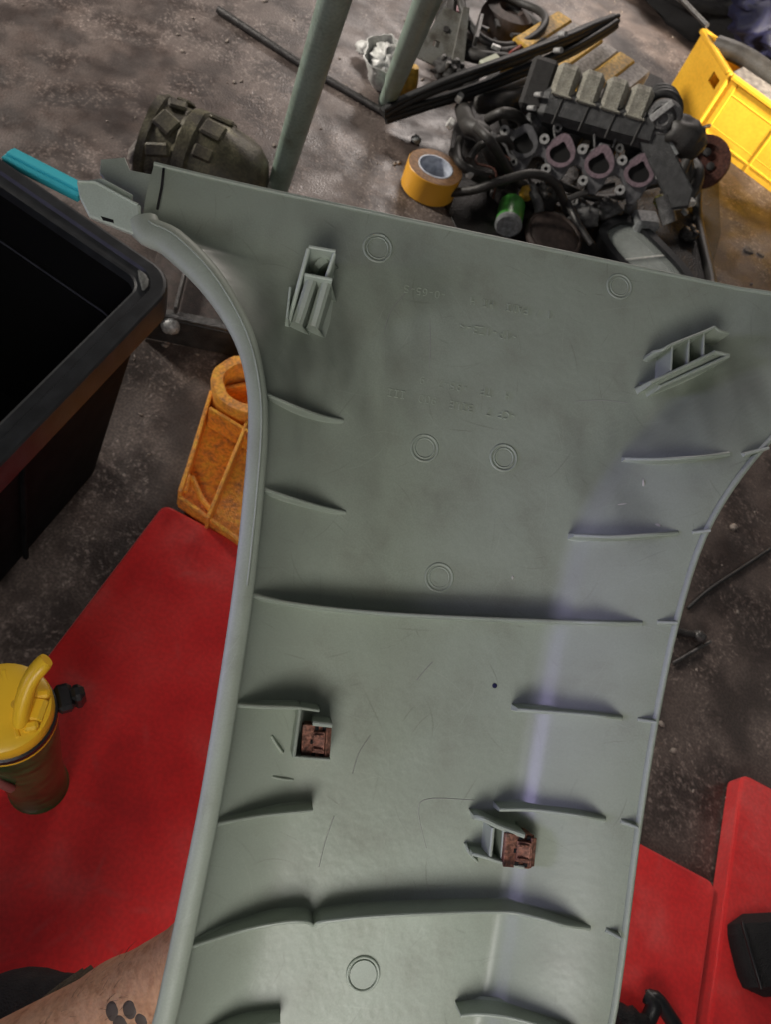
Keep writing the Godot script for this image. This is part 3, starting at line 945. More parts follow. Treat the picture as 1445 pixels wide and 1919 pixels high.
	lathe(s, [Vector2(0.0, -0.05), Vector2(40 * kb, -0.05), Vector2(41 * kb, -0.005), Vector2(36 * kb, 0.004), Vector2(28 * kb, 0.006), Vector2(25 * kb, 0.002), Vector2(20 * kb, 0.010), Vector2(12 * kb, 0.013), Vector2(9 * kb, 0.008), Vector2(0.0, 0.009)], 40, ly)
	obj("face", s, M.cast, t)
	s = begin()
	for i in 3:
		torus(s, tbx * Transform3D(Basis(), Vector3(4 * kb, 16 * kb + i * 0.006, -0.025 - i * 0.012)), 36 * kb, 0.008, 0.007)
	obj("ribbed_sleeve", s, M.rubber, t)
	s = begin()
	bar(s, tbx * Vector3(-0.02, 0.012, 0.012), tbx * Vector3(0.026, 0.018, 0.012), 0.012, 0.006, tbx.basis.z)
	obj("lever", s, M.bush, t)

	# rounded black housing and diagonal plate to the right of the ports
	s = begin()
	blob(s, Transform3D(Vector3(0.9944, -0.0026, 0.1054), Vector3(0.0448, 0.9154, -0.4002), Vector3(-0.0954, 0.4026, 0.9104), Vector3(0.1683, 0.1897, -1.6060)), Vector3(0.045, 0.036, 0.05), 0.35, 21)
	tag(obj("rubber_elbow", s, M.hose), "rounded black rubber elbow below the throttle body", "engine part")
	var dp := Transform3D(Vector3(0.8310, -0.4045, 0.3819), Vector3(0.5492, 0.7058, -0.4476), Vector3(-0.0885, 0.5816, 0.8086), Vector3(0.1676, 0.1627, -1.5322))
	t = thing("mounting_plate", Vector3(dp.origin.x, 0, dp.origin.z), "long dark mounting plate slanting down past the last manifold port", "engine part")
	s = begin()
	prism(s, [Vector2(-75, -26) * k, Vector2(70, -22) * k, Vector2(82, 4) * k, Vector2(60, 24) * k, Vector2(-60, 22) * k, Vector2(-84, 6) * k], 0.02, dp * Transform3D(Basis(), Vector3(0, 0, -0.03)), 0.003)
	obj("plate", s, M.dark_cast, t)
	s = begin()
	bar(s, dp * (Vector3(-70, 22, -12) * k), dp * (Vector3(-10, 24, -10) * k), 0.006, 0.006, dp.basis.z)
	obj("worn_edge", s, M.pale, t)
	s = begin()
	tube(s, [dp * (Vector3(40, -26, -20) * k), dp * (Vector3(90, -34, -24) * k)], 0.014, 14)
	obj("pipe_stub", s, M.cast, t)

	# rusty pulley by the crate
	var pul := Transform3D(Vector3(0.9525, -0.1374, 0.2716), Vector3(0.2869, 0.7037, -0.6500), Vector3(-0.1018, 0.6971, 0.7097), Vector3(0.2585, 0.0821, -1.8017))
	t = thing("rusty_pulley", Vector3(pul.origin.x, 0, pul.origin.z), "rusty pulley ring against the lower corner of the yellow crate", "pulley")
	ly = Transform3D(Basis(pul.basis.x, pul.basis.z, -pul.basis.y), pul.origin)
	s = begin()
	lathe(s, [Vector2(0.052, -0.03), Vector2(0.055, -0.022), Vector2(0.047, -0.012), Vector2(0.055, -0.002), Vector2(0.052, 0.004), Vector2(0.034, 0.004), Vector2(0.030, -0.012), Vector2(0.0, -0.012)], 36, ly)
	obj("rim", s, M.old_rust, t)
	for i in 3:
		s = begin()
		lathe(s, [Vector2(0.008, -0.014), Vector2(0.009, -0.002), Vector2(0.006, 0.0), Vector2(0.0, 0.0)], 12, ly * Transform3D(Basis(), Vector3(cos(i * 2.1) * 0.018, 0.0, sin(i * 2.1) * 0.018)))
		obj("bolt_head", s, M.soot, t)

	# hoses
	var ha := thing("wiring_harness", Vector3(-0.1645, 0.0000, -1.5308), "tangle of grimy black hoses and cables left of the manifold ports", "wiring harness")
	for e in [
		[[Vector3(-0.2452, 0.0600, -1.5587), Vector3(-0.2073, 0.0900, -1.4624), Vector3(-0.1748, 0.1000, -1.4414), Vector3(-0.1402, 0.0700, -1.4456), Vector3(-0.1126, 0.0400, -1.4732)], 0.017],
		[[Vector3(-0.2119, 0.0500, -1.4223), Vector3(-0.1776, 0.0600, -1.3826), Vector3(-0.1395, 0.0500, -1.3846), Vector3(-0.0969, 0.0300, -1.4399)], 0.010],
		[[Vector3(-0.2135, 0.0600, -1.4539), Vector3(-0.1874, 0.0800, -1.3570), Vector3(-0.1502, 0.0700, -1.3593), Vector3(-0.1147, 0.0400, -1.4267)], 0.008],
		[[Vector3(-0.1836, 0.0900, -1.5116), Vector3(-0.1591, 0.1200, -1.5055), Vector3(-0.1306, 0.1000, -1.5548), Vector3(-0.1139, 0.0600, -1.5992)], 0.011],
		[[Vector3(-0.2261, 0.0500, -1.6275), Vector3(-0.1857, 0.0800, -1.6189), Vector3(-0.1523, 0.0700, -1.7052), Vector3(-0.1329, 0.0500, -1.8006)], 0.020],
		[[Vector3(-0.2667, 0.0400, -1.6449), Vector3(-0.2103, 0.0700, -1.6671), Vector3(-0.1691, 0.0600, -1.7937)], 0.012],
		[[Vector3(-0.1667, 0.1000, -1.3401), Vector3(-0.1611, 0.1100, -1.3909), Vector3(-0.1311, 0.0900, -1.4797), Vector3(-0.1017, 0.0500, -1.4997)], 0.007],
		[[Vector3(-0.1845, 0.1200, -1.4131), Vector3(-0.1477, 0.1300, -1.3761), Vector3(-0.0895, 0.0500, -1.4444), Vector3(-0.0576, 0.0300, -1.4669)], 0.009],
		[[Vector3(0.1550, 0.0400, -1.6547), Vector3(0.2128, 0.0800, -1.6871), Vector3(0.2177, 0.1000, -1.7270), Vector3(0.2562, 0.0500, -1.7350)], 0.010],
		[[Vector3(0.2107, 0.0700, -1.8018), Vector3(0.2529, 0.0800, -1.7506), Vector3(0.2617, 0.0500, -1.7046), Vector3(0.2230, 0.0400, -1.7156)], 0.012],
		[[Vector3(-0.0358, 0.0200, -1.5512), Vector3(0.0137, 0.0300, -1.5357), Vector3(0.0846, 0.0200, -1.5711), Vector3(0.1425, 0.0300, -1.6229)], 0.008],
	]:
		hose("hose", e[0], e[1], M.hose, ha)
	for e in [[862, 183, 0.07], [845, 232, 0.05], [880, 322, 0.05], [922, 262, 0.12]]:
		s = begin()
		rbox(s, Vector3(0.026, 0.013, 0.013), Transform3D(Basis(Vector3(0.2, 1, 0.1).normalized(), float(e[0]) * 0.37), harness_spot(int(e[0]))), 0.002)
		obj("white_connector", s, M.white_plastic if e[0] != 922 else M.cast, ha)
	var rng := RandomNumberGenerator.new()
	rng.seed = 19
	var lo := Vector3(-0.1966, -0.0000, -1.4984)
	var hi := Vector3(0.2328, 0.0000, -1.9307)
	for i in 16:
		var c := lo.lerp(hi, rng.randf()) + Vector3(rng.randf_range(-0.05, 0.05), 0, rng.randf_range(-0.12, 0.16))
		var pts := []
		var a := rng.randf() * TAU
		for q in 4:
			pts.append(c + Vector3(cos(a) * 0.035 * q, 0.012 + 0.05 * absf(sin(q * 1.3 + i)), sin(a) * 0.035 * q))
			a += rng.randf_range(-0.9, 0.9)
		hose("wire", pts, rng.randf_range(0.0022, 0.0042), M.hose if i % 4 else M.old_rust, ha)
	for i in 14:
		s = begin()
		var c := lo.lerp(hi, rng.randf()) + Vector3(rng.randf_range(-0.06, 0.06), rng.randf_range(0.01, 0.03), rng.randf_range(0.02, 0.18))
		var bs := Basis(Vector3(rng.randf() - 0.5, 1, rng.randf() - 0.5).normalized(), rng.randf() * 6.0)
		lathe(s, [Vector2(0.0, -0.012), Vector2(0.0045, -0.012), Vector2(0.0045, 0.006), Vector2(0.010, 0.006), Vector2(0.010, 0.013), Vector2(0.0, 0.013)], 6, Transform3D(bs, c))
		obj("bolt", s, M.steel if i % 3 else M.cast, ha)
	# long rubber strips lying across the heap
	var strip1 := [Vector3(-0.3785, 0.0300, -1.4556), Vector3(-0.3425, 0.0600, -1.5020), Vector3(-0.2839, 0.1000, -1.5615), Vector3(-0.2125, 0.1300, -1.6694), Vector3(-0.1341, 0.1500, -1.8354), Vector3(-0.0990, 0.1500, -1.9487), Vector3(-0.0655, 0.1400, -2.0732)]
	var strip2 := [Vector3(-0.3720, 0.0200, -1.4643), Vector3(-0.3134, 0.0500, -1.5285), Vector3(-0.2510, 0.0800, -1.5929), Vector3(-0.1851, 0.1100, -1.6897), Vector3(-0.1209, 0.1300, -1.8255), Vector3(-0.0811, 0.1400, -1.9535), Vector3(-0.0624, 0.1400, -2.0432)]
	var labs := ["upper of two long black rubber seals lying across the heap", "lower of two long black rubber seals, meeting the trestle foot"]
	var n := 0
	for st in [strip1, strip2]:
		t = thing("rubber_seal", Vector3(st[3].x, 0, st[3].z), labs[n], "rubber seal", "long rubber seals across the heap")
		var path := smooth_path(st, 30)
		s = begin()
		tube(s, path, 0.015, 10, 0.7, Vector3.UP)
		obj("seal_body", s, M.rubber, t)
		s = begin()
		tube(s, path.map(func(p): return p + Vector3(0.004, 0.010, 0.004)), 0.006, 8)
		obj("seal_lip", s, M.rubber, t)
		n += 1
	# big coil with junk inside
	t = thing("hose_coil", Vector3(-0.3189, 0.0000, -2.0550), "large black rubber hose coiled in a ring at the top of the heap", "hose")
	for q in 3:
		var loop := []
		for i in 33:
			var a := TAU * i / 32.0 + q
			var c := Vector3(-0.3008, 0.0500, -1.9480)
			loop.append(c + Vector3(cos(a) * (0.125 - q * 0.012), 0.02 * q + 0.015 * sin(a * 2 + q), sin(a) * (0.150 - q * 0.014)))
		s = begin()
		tube(s, loop, 0.015 - 0.003 * q, 12)
		obj("coil_turn", s, M.hose, t)
	t = thing("alternator", Vector3(-0.3011, 0.0000, -2.0421), "dark rusty alternator housing inside the hose coil", "engine part")
	xf_lathe("housing", [Vector2(0.0, 0.0), Vector2(0.066, 0.0), Vector2(0.068, 0.04), Vector2(0.060, 0.06), Vector2(0.03, 0.064), Vector2(0.026, 0.05), Vector2(0.0, 0.05)], Vector3(-0.2979, 0.0040, -2.0494), M.brown, t)
	for q in 5:
		s = begin()
		var a := q * TAU / 5.0 + 0.4
		bar(s, Vector3(-0.2773, 0.0660, -1.9076) + Vector3(cos(a) * 0.03, 0, sin(a) * 0.03), Vector3(-0.2793, 0.0600, -1.9213) + Vector3(cos(a) * 0.06, 0, sin(a) * 0.06), 0.01, 0.008)
		obj("fin", s, M.steel if q == 2 else M.soot, t)
	hose("red_lead", [Vector3(-0.2276, 0.0700, -1.7952), Vector3(-0.2273, 0.0900, -1.7991), Vector3(-0.2197, 0.0900, -1.8450), Vector3(-0.2236, 0.0700, -1.9508)], 0.004, mat(lin(0.22, 0.03, 0.02), 0.5), t)
	s = begin()
	bar(s, Vector3(-0.3008, 0.1000, -1.7494), Vector3(-0.3258, 0.1000, -1.8561), 0.008, 0.02)
	tag(obj("metal_strap", s, M.steel), "thin pale metal strap inside the hose coil", "strap")
	s = begin()
	bar(s, Vector3(-0.2608, 0.0900, -1.6888), Vector3(-0.2387, 0.1000, -1.7304), 0.022, 0.016, Vector3.UP, 0.003)
	tag(obj("pale_connector", s, mat(lin(0.34, 0.36, 0.26), 0.5)), "pale green plug lying on the upper rubber seal", "plug")
	s = begin()
	bar(s, Vector3(-0.2668, 0.1000, -1.7672), Vector3(-0.2487, 0.1000, -1.7713), 0.009, 0.009)
	tag(obj("white_clip", s, M.white_plastic), "small white clip inside the hose coil", "clip")
	# orange peg beside the trestle foot
	s = begin()
	lathe(s, [Vector2(0.020, 0.0), Vector2(0.018, 0.03), Vector2(0.010, 0.06), Vector2(0.0, 0.062)], 16, Transform3D(Basis(), Vector3(-0.3811, 0.0000, -1.6181)))
	tag(obj("orange_peg", s, M.stripe_yellow), "small orange cone between the trestle foot and the rubber seals", "cone")
	# below the ports
	hose("bent_hose", [Vector3(-0.1825, 0.0200, -1.3384), Vector3(-0.1363, 0.0500, -1.3434), Vector3(-0.0939, 0.0900, -1.3514), Vector3(-0.0514, 0.1100, -1.3820), Vector3(-0.0059, 0.0900, -1.4223), Vector3(0.0363, 0.0300, -1.4650)], 0.0085, M.hose).set_meta("category", "hose")
	get_node("bent_hose").set_meta("label", "black hose arching from the tape roll to below the manifold")
	s = begin()
	tube(s, [Vector3(0.0260, 0.0500, -1.4561), Vector3(0.0416, 0.0600, -1.4754), Vector3(0.0975, 0.0700, -1.5556)], 0.006, 8)
	tube(s, [Vector3(0.0269, 0.0500, -1.4613), Vector3(0.0687, 0.0500, -1.4048), Vector3(0.1106, 0.0400, -1.3824)], [0.007, 0.007, 0.006], 8)
	tag(obj("bent_rod", s, M.steel), "bent steel rod below the manifold pointing down at the panel edge", "rod")
	t = thing("green_can", Vector3(-0.0499, 0.0000, -1.3753), "small green spray can lying at the panel's top edge", "can")
	var g0 := Vector3(-0.0640, 0.0260, -1.4073)
	var g1 := Vector3(-0.0428, 0.0260, -1.3014)
	var ga := (g1 - g0).normalized()
	var gx := ga.cross(Vector3.UP).normalized()
	var gf := Transform3D(Basis(gx, ga, gx.cross(ga)), g0)
	s = begin()
	lathe(s, [Vector2(0.0, 0.0), Vector2(0.014, 0.0), Vector2(0.022, 0.008), Vector2(0.0255, 0.014), Vector2(0.0255, 0.072)], 28, gf)
	obj("can_wall", s, M.green, t)
	s = begin()
	lathe(s, [Vector2(0.0255, 0.072), Vector2(0.026, 0.074), Vector2(0.026, 0.079), Vector2(0.022, 0.083), Vector2(0.0, 0.083)], 28, gf)
	obj("can_end", s, M.pale, t)
	s = begin()
	var od := Vector3(0.0375, 0.0220, -1.3679)
	blob(s, Transform3D(Basis(Vector3.UP, 0.4), od), Vector3(0.056, 0.022, 0.072), 0.12, 31, 1.2, 28)
	t = thing("rubber_pad", Vector3(od.x, 0, od.z), "dark brown oval rubber pad behind the panel's top edge", "pad")
	obj("pad_body", s, M.brown, t)
	s = begin()
	torus(s, Transform3D(Basis(Vector3(1, 0, 0), -PI / 2), od + Vector3(0, 0.004, 0)) * Transform3D(Basis().scaled(Vector3(0.9, 1.1, 1)), Vector3.ZERO), 0.058, 0.006, 0.008)
	obj("raised_edge", s, M.brown, t)
	s = begin()
	blob(s, Transform3D(Basis(), Vector3(-0.0493, 0.0300, -1.4486)), Vector3(0.014, 0.016, 0.014), 0.3, 41)
	tag(obj("orange_plug", s, M.stripe_yellow), "small orange plug above the green can", "plug")
	hose("grey_sensor_lead", [Vector3(-0.0457, 0.0400, -1.4565), Vector3(-0.0213, 0.0400, -1.4240), Vector3(-0.0078, 0.0300, -1.4113)], 0.009, M.cast, null, true)
	tag(get_node("grey_sensor_lead"), "short ridged grey sensor lead beside the orange plug", "lead")
	s = begin()
	rbox(s, Vector3(0.052, 0.03, 0.044), Transform3D(Basis(Vector3(0.1, 1, 0.2).normalized(), 0.5), Vector3(0.1913, 0.0450, -1.5331)), 0.006)
	tag(obj("grey_box", s, M.pale), "translucent grey plastic box below the last manifold port", "box")
	s = begin()
	blob(s, Transform3D(Basis(), Vector3(0.1540, 0.0400, -1.5585)), Vector3(0.013, 0.020, 0.013), 0.2, 42)
	tag(obj("rubber_grommet", s, M.cast), "small grey rubber grommet beside the translucent grey box", "grommet")
	s = begin()
	blob(s, Transform3D(Basis(), Vector3(0.2067, 0.0500, -1.6226)), Vector3(0.016, 0.013, 0.014), 0.5, 43)
	tag(obj("yellow_plug", s, mat(lin(0.30, 0.30, 0.06), 0.5)), "small dull yellow plug below the mounting plate", "plug")
	t = thing("white_connector", Vector3(0.2634, 0.0000, -1.7312), "broken white plastic connector to the right of the heap", "connector")
	s = begin()
	bar(s, Vector3(0.2233, 0.0500, -1.6157), Vector3(0.2719, 0.0500, -1.6841), 0.020, 0.014, Vector3.UP, 0.004)
	obj("connector_body", s, M.white_plastic, t)
	s = begin()
	bar(s, Vector3(0.2564, 0.0450, -1.6459), Vector3(0.2702, 0.0400, -1.6445), 0.012, 0.01, Vector3.UP, 0.002)
	bar(s, Vector3(0.2206, 0.0400, -1.5985), Vector3(0.2283, 0.0500, -1.6160), 0.010, 0.008, Vector3.UP, 0.002)
	obj("broken_lug", s, M.pale, t)
	t = thing("dark_castings", Vector3(0.1100, 0.0000, -1.5653), "pair of sooty lumpy castings in the shadow below the ports", "engine part")
	for e in [[Vector3(0.0699, 0.0300, -1.4750), 0.035, 51], [Vector3(0.1142, 0.0300, -1.5312), 0.030, 52]]:
		s = begin()
		blob(s, Transform3D(Basis(), e[0]), Vector3(e[1], 0.022, 0.026), 0.6, e[2], 2.2)
		obj("casting", s, M.cast, t)
	# mirror glass with black frame right behind the panel edge
	t = thing("door_mirror", Vector3(0.2302, 0.0000, -1.4820), "black door mirror shell with a clear pane behind the panel edge", "mirror")
	var mp := Vector3(0.2231, 0.0300, -1.4410)
	s = begin()
	var mo := []
	var mi := []
	for i in 32:
		var a := TAU * i / 32.0
		var sx := signf(cos(a)) * pow(absf(cos(a)), 0.6)
		var sy := signf(sin(a)) * pow(absf(sin(a)), 0.6)
		mo.append(Vector2(sx * 0.115, sy * 0.058))
		mi.append(Vector2(sx * 0.098, sy * 0.044))
	var mf := Transform3D(Basis(Vector3.UP, -0.55) * Basis(Vector3(1, 0, 0), -PI / 2 + 0.2), mp)
	ring_plate(s, mo, mi, -0.03, 0.006, mf, true)
	obj("mirror_frame", s, M.black, t)
	s = begin()
	prism(s, mi, 0.003, mf * Transform3D(Basis(), Vector3(0, 0, -0.006)))
	obj("pane", s, M.lens, t)
	s = begin()
	prism(s, mi, 0.004, mf * Transform3D(Basis(), Vector3(0, 0, -0.022)))
	obj("backing", s, M.pale, t)
	s = begin()
	bar(s, mf * Vector3(-0.02, -0.04, 0.0), mf * Vector3(0.01, 0.04, 0.0), 0.004, 0.002, mf.basis.z, 0.0005)
	obj("scratch_line", s, M.white_plastic, t)
	# cable down the right side
	hose("black_cable", [Vector3(0.2780, 0.0300, -1.7861), Vector3(0.3012, 0.0120, -1.7232), Vector3(0.3318, 0.0100, -1.6301), Vector3(0.3657, 0.0100, -1.5340), Vector3(0.3944, 0.0100, -1.4324)], 0.010, M.hose)
	tag(get_node("black_cable"), "black cable running from the heap down past the door mirror", "cable")
	for e in [[Vector3(-0.1415, 0.0300, -1.7512), Vector3(0.05, 0.03, 0.04), 61, "sooty valve block under the wiring harness"], [Vector3(-0.0146, 0.0200, -1.4814), Vector3(0.03, 0.02, 0.04), 62, "sooty bracket lump under the bent rod"], [Vector3(0.2947, 0.0120, -1.6267), Vector3(0.02, 0.012, 0.02), 63, "flat sooty washer right of the translucent grey box"], [Vector3(-0.1130, 0.0500, -1.6719), Vector3(0.06, 0.035, 0.04), 64, "sooty starter housing left of the plenum"], [Vector3(-0.3045, 0.0200, -1.7324), Vector3(0.05, 0.025, 0.03), 65, "sooty hinge under the steel bracket"], [Vector3(-0.3347, 0.0300, -1.7316), Vector3(0.03, 0.02, 0.03), 66, "grimy clamp beside the steel bracket foot"]]:
		t = thing("engine_lump", Vector3(e[0].x, 0, e[0].z), e[3], "engine part")
		s = begin()
		blob(s, Transform3D(Basis(), e[0]), e[1], 0.6, e[2], 2.0, 24)
		obj("casting", s, M.soot, t)
		s = begin()
		for i in 3:
			lathe(s, [Vector2(0.007, -0.01), Vector2(0.007, 0.006), Vector2(0.005, 0.008), Vector2(0.0, 0.008)], 6, Transform3D(Basis(), e[0] + Vector3(cos(i * 2.3 + e[2]) * e[1].x * 0.55, e[1].y * 0.8, sin(i * 2.3 + e[2]) * e[1].z * 0.55)))
		obj("bolt_head", s, M.steel, t)

func harness_spot(i: int) -> Vector3:
	return {862: Vector3(-0.2592, 0.0800, -1.5552), 845: Vector3(-0.2443, 0.0700, -1.4718), 880: Vector3(-0.1603, 0.0700, -1.3557), 922: Vector3(-0.1477, 0.1300, -1.3826)}[i]

func xf_lathe(called: String, prof: Array, at: Vector3, m: Material, t: Node3D) -> void:
	var s := begin()
	lathe(s, prof, 32, Transform3D(Basis(), at), 0.04, 7)
	obj(called, s, m, t)

# ------------------------------------------------------------------ yellow crate
func build_crate() -> void:
	var o := Vector3(0.2356, 0.0000, -2.0760)
	var u := (Vector3(0.4626, 0.0000, -1.9951) - o).normalized()
	var v := (Vector3(0.1389, 0.0000, -2.2228) - o).normalized()
	var lu := 0.56
	var lv := 0.178
	var h := 0.155
	var t := thing("yellow_crate", o + u * lu / 2 + v * lv / 2, "bright yellow plastic crate holding a black hose and a grey slab", "crate")
	var s := begin()
	var up := Vector3.UP
	# long wall facing the photographer
	var wall := func(a: Vector3, b: Vector3, out: Vector3, hh: float, called: String) -> MeshInstance3D:
		var q := begin()
		bar(q, a + up * hh / 2, b + up * hh / 2, 0.004, hh, up, 0.001)
		bar(q, a + up * (hh - 0.006) + out * 0.005, b + up * (hh - 0.006) + out * 0.005, 0.014, 0.012, up, 0.003)
		bar(q, a + up * 0.02 + out * 0.003, b + up * 0.02 + out * 0.003, 0.006, 0.006, up, 0.0015)
		return obj(called, q, M.crate, t)
	var w1: MeshInstance3D = wall.call(o, o + u * lu, -v, h, "long_wall")
	wall.call(o + v * lv, o + v * lv + u * lu, v, h, "long_wall")
	wall.call(o + u * lu, o + u * lu + v * lv, u, h, "end_wall")
	for i in 4:
		s = begin()
		var p := o + u * (0.018 + i * 0.14) - v * (0.0035 if i == 0 else 0.0022)
		bar(s, p + up * 0.004, p + up * (h - 0.012), 0.006, 0.005 if i > 0 else 0.012, u, 0.001)
		obj("wall_rib", s, M.crate, w1)
	s = begin()
	bar(s, o + u * 0.01 - v * 0.002 + up * 0.04, o + u * lu - v * 0.002 + up * 0.04, 0.003, 0.003, up, 0.001)
	bar(s, o + u * 0.01 - v * 0.002 + up * 0.118, o + u * lu - v * 0.002 + up * 0.118, 0.004, 0.003, up, 0.001)
	obj("wall_ridge", s, M.crate, w1)
	# end wall with a real hand hole
	s = begin()
	var f := Transform3D(Basis(v, up, v.cross(up)), o - v.cross(up) * 0.002)
	ring_plate(s, [Vector2(0, 0), Vector2(lv, 0), Vector2(lv, h), Vector2(0, h)], [Vector2(0.022, 0.098), Vector2(0.060, 0.098), Vector2(0.060, 0.122), Vector2(0.022, 0.122)], 0.0, 0.004, f)
	var ew := obj("end_wall", s, M.crate, t)
	s = begin()
	bar(s, o + up * (h - 0.006) - u * 0.006, o + v * lv + up * (h - 0.006) - u * 0.006, 0.014, 0.012, up, 0.003)
	obj("end_rim", s, M.crate, ew)
	s = begin()
	bar(s, o - u * 0.004 - v * 0.002, o - u * 0.004 - v * 0.002 + up * h, 0.012, 0.012, u, 0.004)
	obj("corner_post", s, M.crate, t)
	s = begin()
	var c := o + u * lu / 2 + v * lv / 2 + up * 0.005
	prism(s, [o, o + u * lu, o + u * lu + v * lv, o + v * lv].map(func(p): return Vector2(p.x, -p.z)), 0.004, Transform3D(Basis(Vector3(1, 0, 0), Vector3(0, 0, -1), up), Vector3(0, c.y - 0.003, 0)))
	obj("crate_floor", s, M.crate, t)
	# contents
	s = begin()
	rbox(s, Vector3(0.44, 0.07, 0.085), Transform3D(Basis(u, up, u.cross(up)), o + u * 0.27 + v * 0.072 + up * 0.118), 0.006)
	tag(obj("grey_slab", s, M.slab), "flat grey slab lying inside the yellow crate", "slab")
	hose("black_hose", [o + u * 0.02 + v * 0.14 + up * 0.15, o + u * 0.10 + v * 0.14 + up * 0.165, o + u * 0.25 + v * 0.155 + up * 0.16, o + u * 0.5 + v * 0.15 + up * 0.14], 0.022, M.hose)
	tag(get_node("black_hose"), "thick black hose lying along the far side inside the yellow crate", "hose")
	s = begin()
	tube(s, [o - u * 0.005 + v * 0.17 + up * 0.165, o - u * 0.055 + v * 0.235 + up * 0.165], 0.006, 10)
	tube(s, [o - u * 0.055 + v * 0.235 + up * 0.165, o - u * 0.063 + v * 0.245 + up * 0.165], 0.008, 10)
	tag(obj("steel_pin", s, M.steel), "steel pin with a pale tip sticking out past the crate corner", "pin")
	s = begin()
	blob(s, Transform3D(Basis(), Vector3(0.1793, 0.0500, -2.8314)), Vector3(0.36, 0.09, 0.24), 0.5, 71, 1.8, 30)
	tag(obj("black_tarpaulin", s, M.cloth), "heap of black tarpaulin behind the yellow crate", "tarpaulin")
	s = begin()
	blob(s, Transform3D(Basis(), Vector3(0.2728, 0.1600, -2.5171)), Vector3(0.10, 0.08, 0.16), 0.5, 72, 2.2, 30)
	var bl := tag(obj("blue_bag", s, M.blue), "dark blue bag with pale specks behind the yellow crate", "bag")

# ------------------------------------------------------------------ flask
func build_flask() -> void:
	var b := Vector3(-0.1817, 0.2900, -0.1120)
	b.y = 0.0225
	var t := thing("drink_flask", b, "dark green drink flask with a yellow flip lid on the red mat", "flask")
	var xf := Transform3D(Basis(), b)
	var s := begin()
	lathe(s, [Vector2(0.0, 0.0), Vector2(0.029, 0.0), Vector2(0.0275, 0.003), Vector2(0.0275, 0.07), Vector2(0.0328, 0.18), Vector2(0.0345, 0.232), Vector2(0.033, 0.236)], 48, xf)
	obj("bottle_wall", s, M.flask, t)
	s = begin()
	lathe(s, [Vector2(0.0342, 0.233), Vector2(0.0360, 0.2335), Vector2(0.0360, 0.2375), Vector2(0.034, 0.2385)], 48, xf)
	obj("yellow_band", s, M.lid, t)
	s = begin()
	lathe(s, [Vector2(0.0335, 0.237), Vector2(0.0362, 0.2385), Vector2(0.0362, 0.2460), Vector2(0.033, 0.2475)], 48, xf)
	var st := obj("strap", s, M.black, t)
	s = begin()
	var kn := Vector3(-0.1577, 0.2000, -0.1383)
	kn.y = b.y + 0.242
	var dir := Vector3(kn.x - b.x, 0, kn.z - b.z).normalized()
	bar(s, b + dir * 0.035 + Vector3(0, 0.242, 0), b + dir * 0.048 + Vector3(0, 0.240, 0), 0.022, 0.012, Vector3.UP, 0.003)
	bar(s, b + dir * 0.046 + Vector3(0, 0.236, 0), b + dir * 0.057 + Vector3(0, 0.236, 0), 0.014, 0.026, Vector3.UP, 0.004)
	obj("strap_knob", s, M.black, st)
	s = begin()
	lathe(s, [Vector2(0.034, 0.247), Vector2(0.0348, 0.249), Vector2(0.0348, 0.259), Vector2(0.0334, 0.264), Vector2(0.030, 0.266), Vector2(0.018, 0.2675), Vector2(0.0, 0.268)], 48, xf)
	var lid := obj("lid", s, M.lid, t)
	var top := b + Vector3(0, 0.2665, 0)
	var side := dir.cross(Vector3.UP)
	s = begin()
	bar(s, top + dir * 0.006 - side * 0.027 - Vector3(0, 0.001, 0), top + dir * 0.006 + side * 0.027 - Vector3(0, 0.001, 0), 0.004, 0.004, Vector3.UP, 0.001)
	obj("hinge_ridge", s, M.lid, lid)
	s = begin()
	var lp := smooth_path([Vector3(-0.1621, 0.2920, -0.1067), Vector3(-0.1664, 0.3060, -0.1192), Vector3(-0.1683, 0.3180, -0.1333), Vector3(-0.1652, 0.3260, -0.1464)], 12)
	tube(s, lp, [0.0048, 0.0054, 0.0058, 0.006, 0.0062, 0.0062, 0.0062, 0.0062, 0.0062, 0.006, 0.006, 0.0058, 0.005], 12, 1.5, Vector3(0.4, 0.5, 0.7))
	obj("flip_lever", s, M.lid, lid)
	for q in [Vector3(-0.1615, 0.2900, -0.1316), Vector3(-0.1546, 0.2900, -0.1087)]:
		s = begin()
		rbox(s, Vector3(0.010, 0.011, 0.007), Transform3D(Basis(Vector3.UP, 0.7), q), 0.002)
		obj("hinge_lug", s, M.lid, lid)
	s = begin()
	rbox(s, Vector3(0.011, 0.012, 0.020), Transform3D(Basis(Vector3.UP, 0.3), Vector3(-0.1581, 0.2890, -0.1206)), 0.003)
	obj("hinge_block", s, M.lid, lid)
	s = begin()
	var dm := Vector3(-0.1743, 0.2890, -0.1172)
	blob(s, Transform3D(Basis(), Vector3(dm.x, top.y - 0.0015, dm.z)), Vector3(0.009, 0.003, 0.009), 0.0, 1)
	obj("spout_plug", s, mat(lin(0.62, 0.36, 0.03), 0.4), lid)
	s = begin()
	tube(s, smooth_path([b + Vector3(-0.005, 0.19, 0.035), b + Vector3(0.008, 0.17, 0.0335), b + Vector3(0.014, 0.15, 0.031)], 8), 0.004, 8)
	obj("strap_end", s, mat(lin(0.25, 0.10, 0.09), 0.4), t)

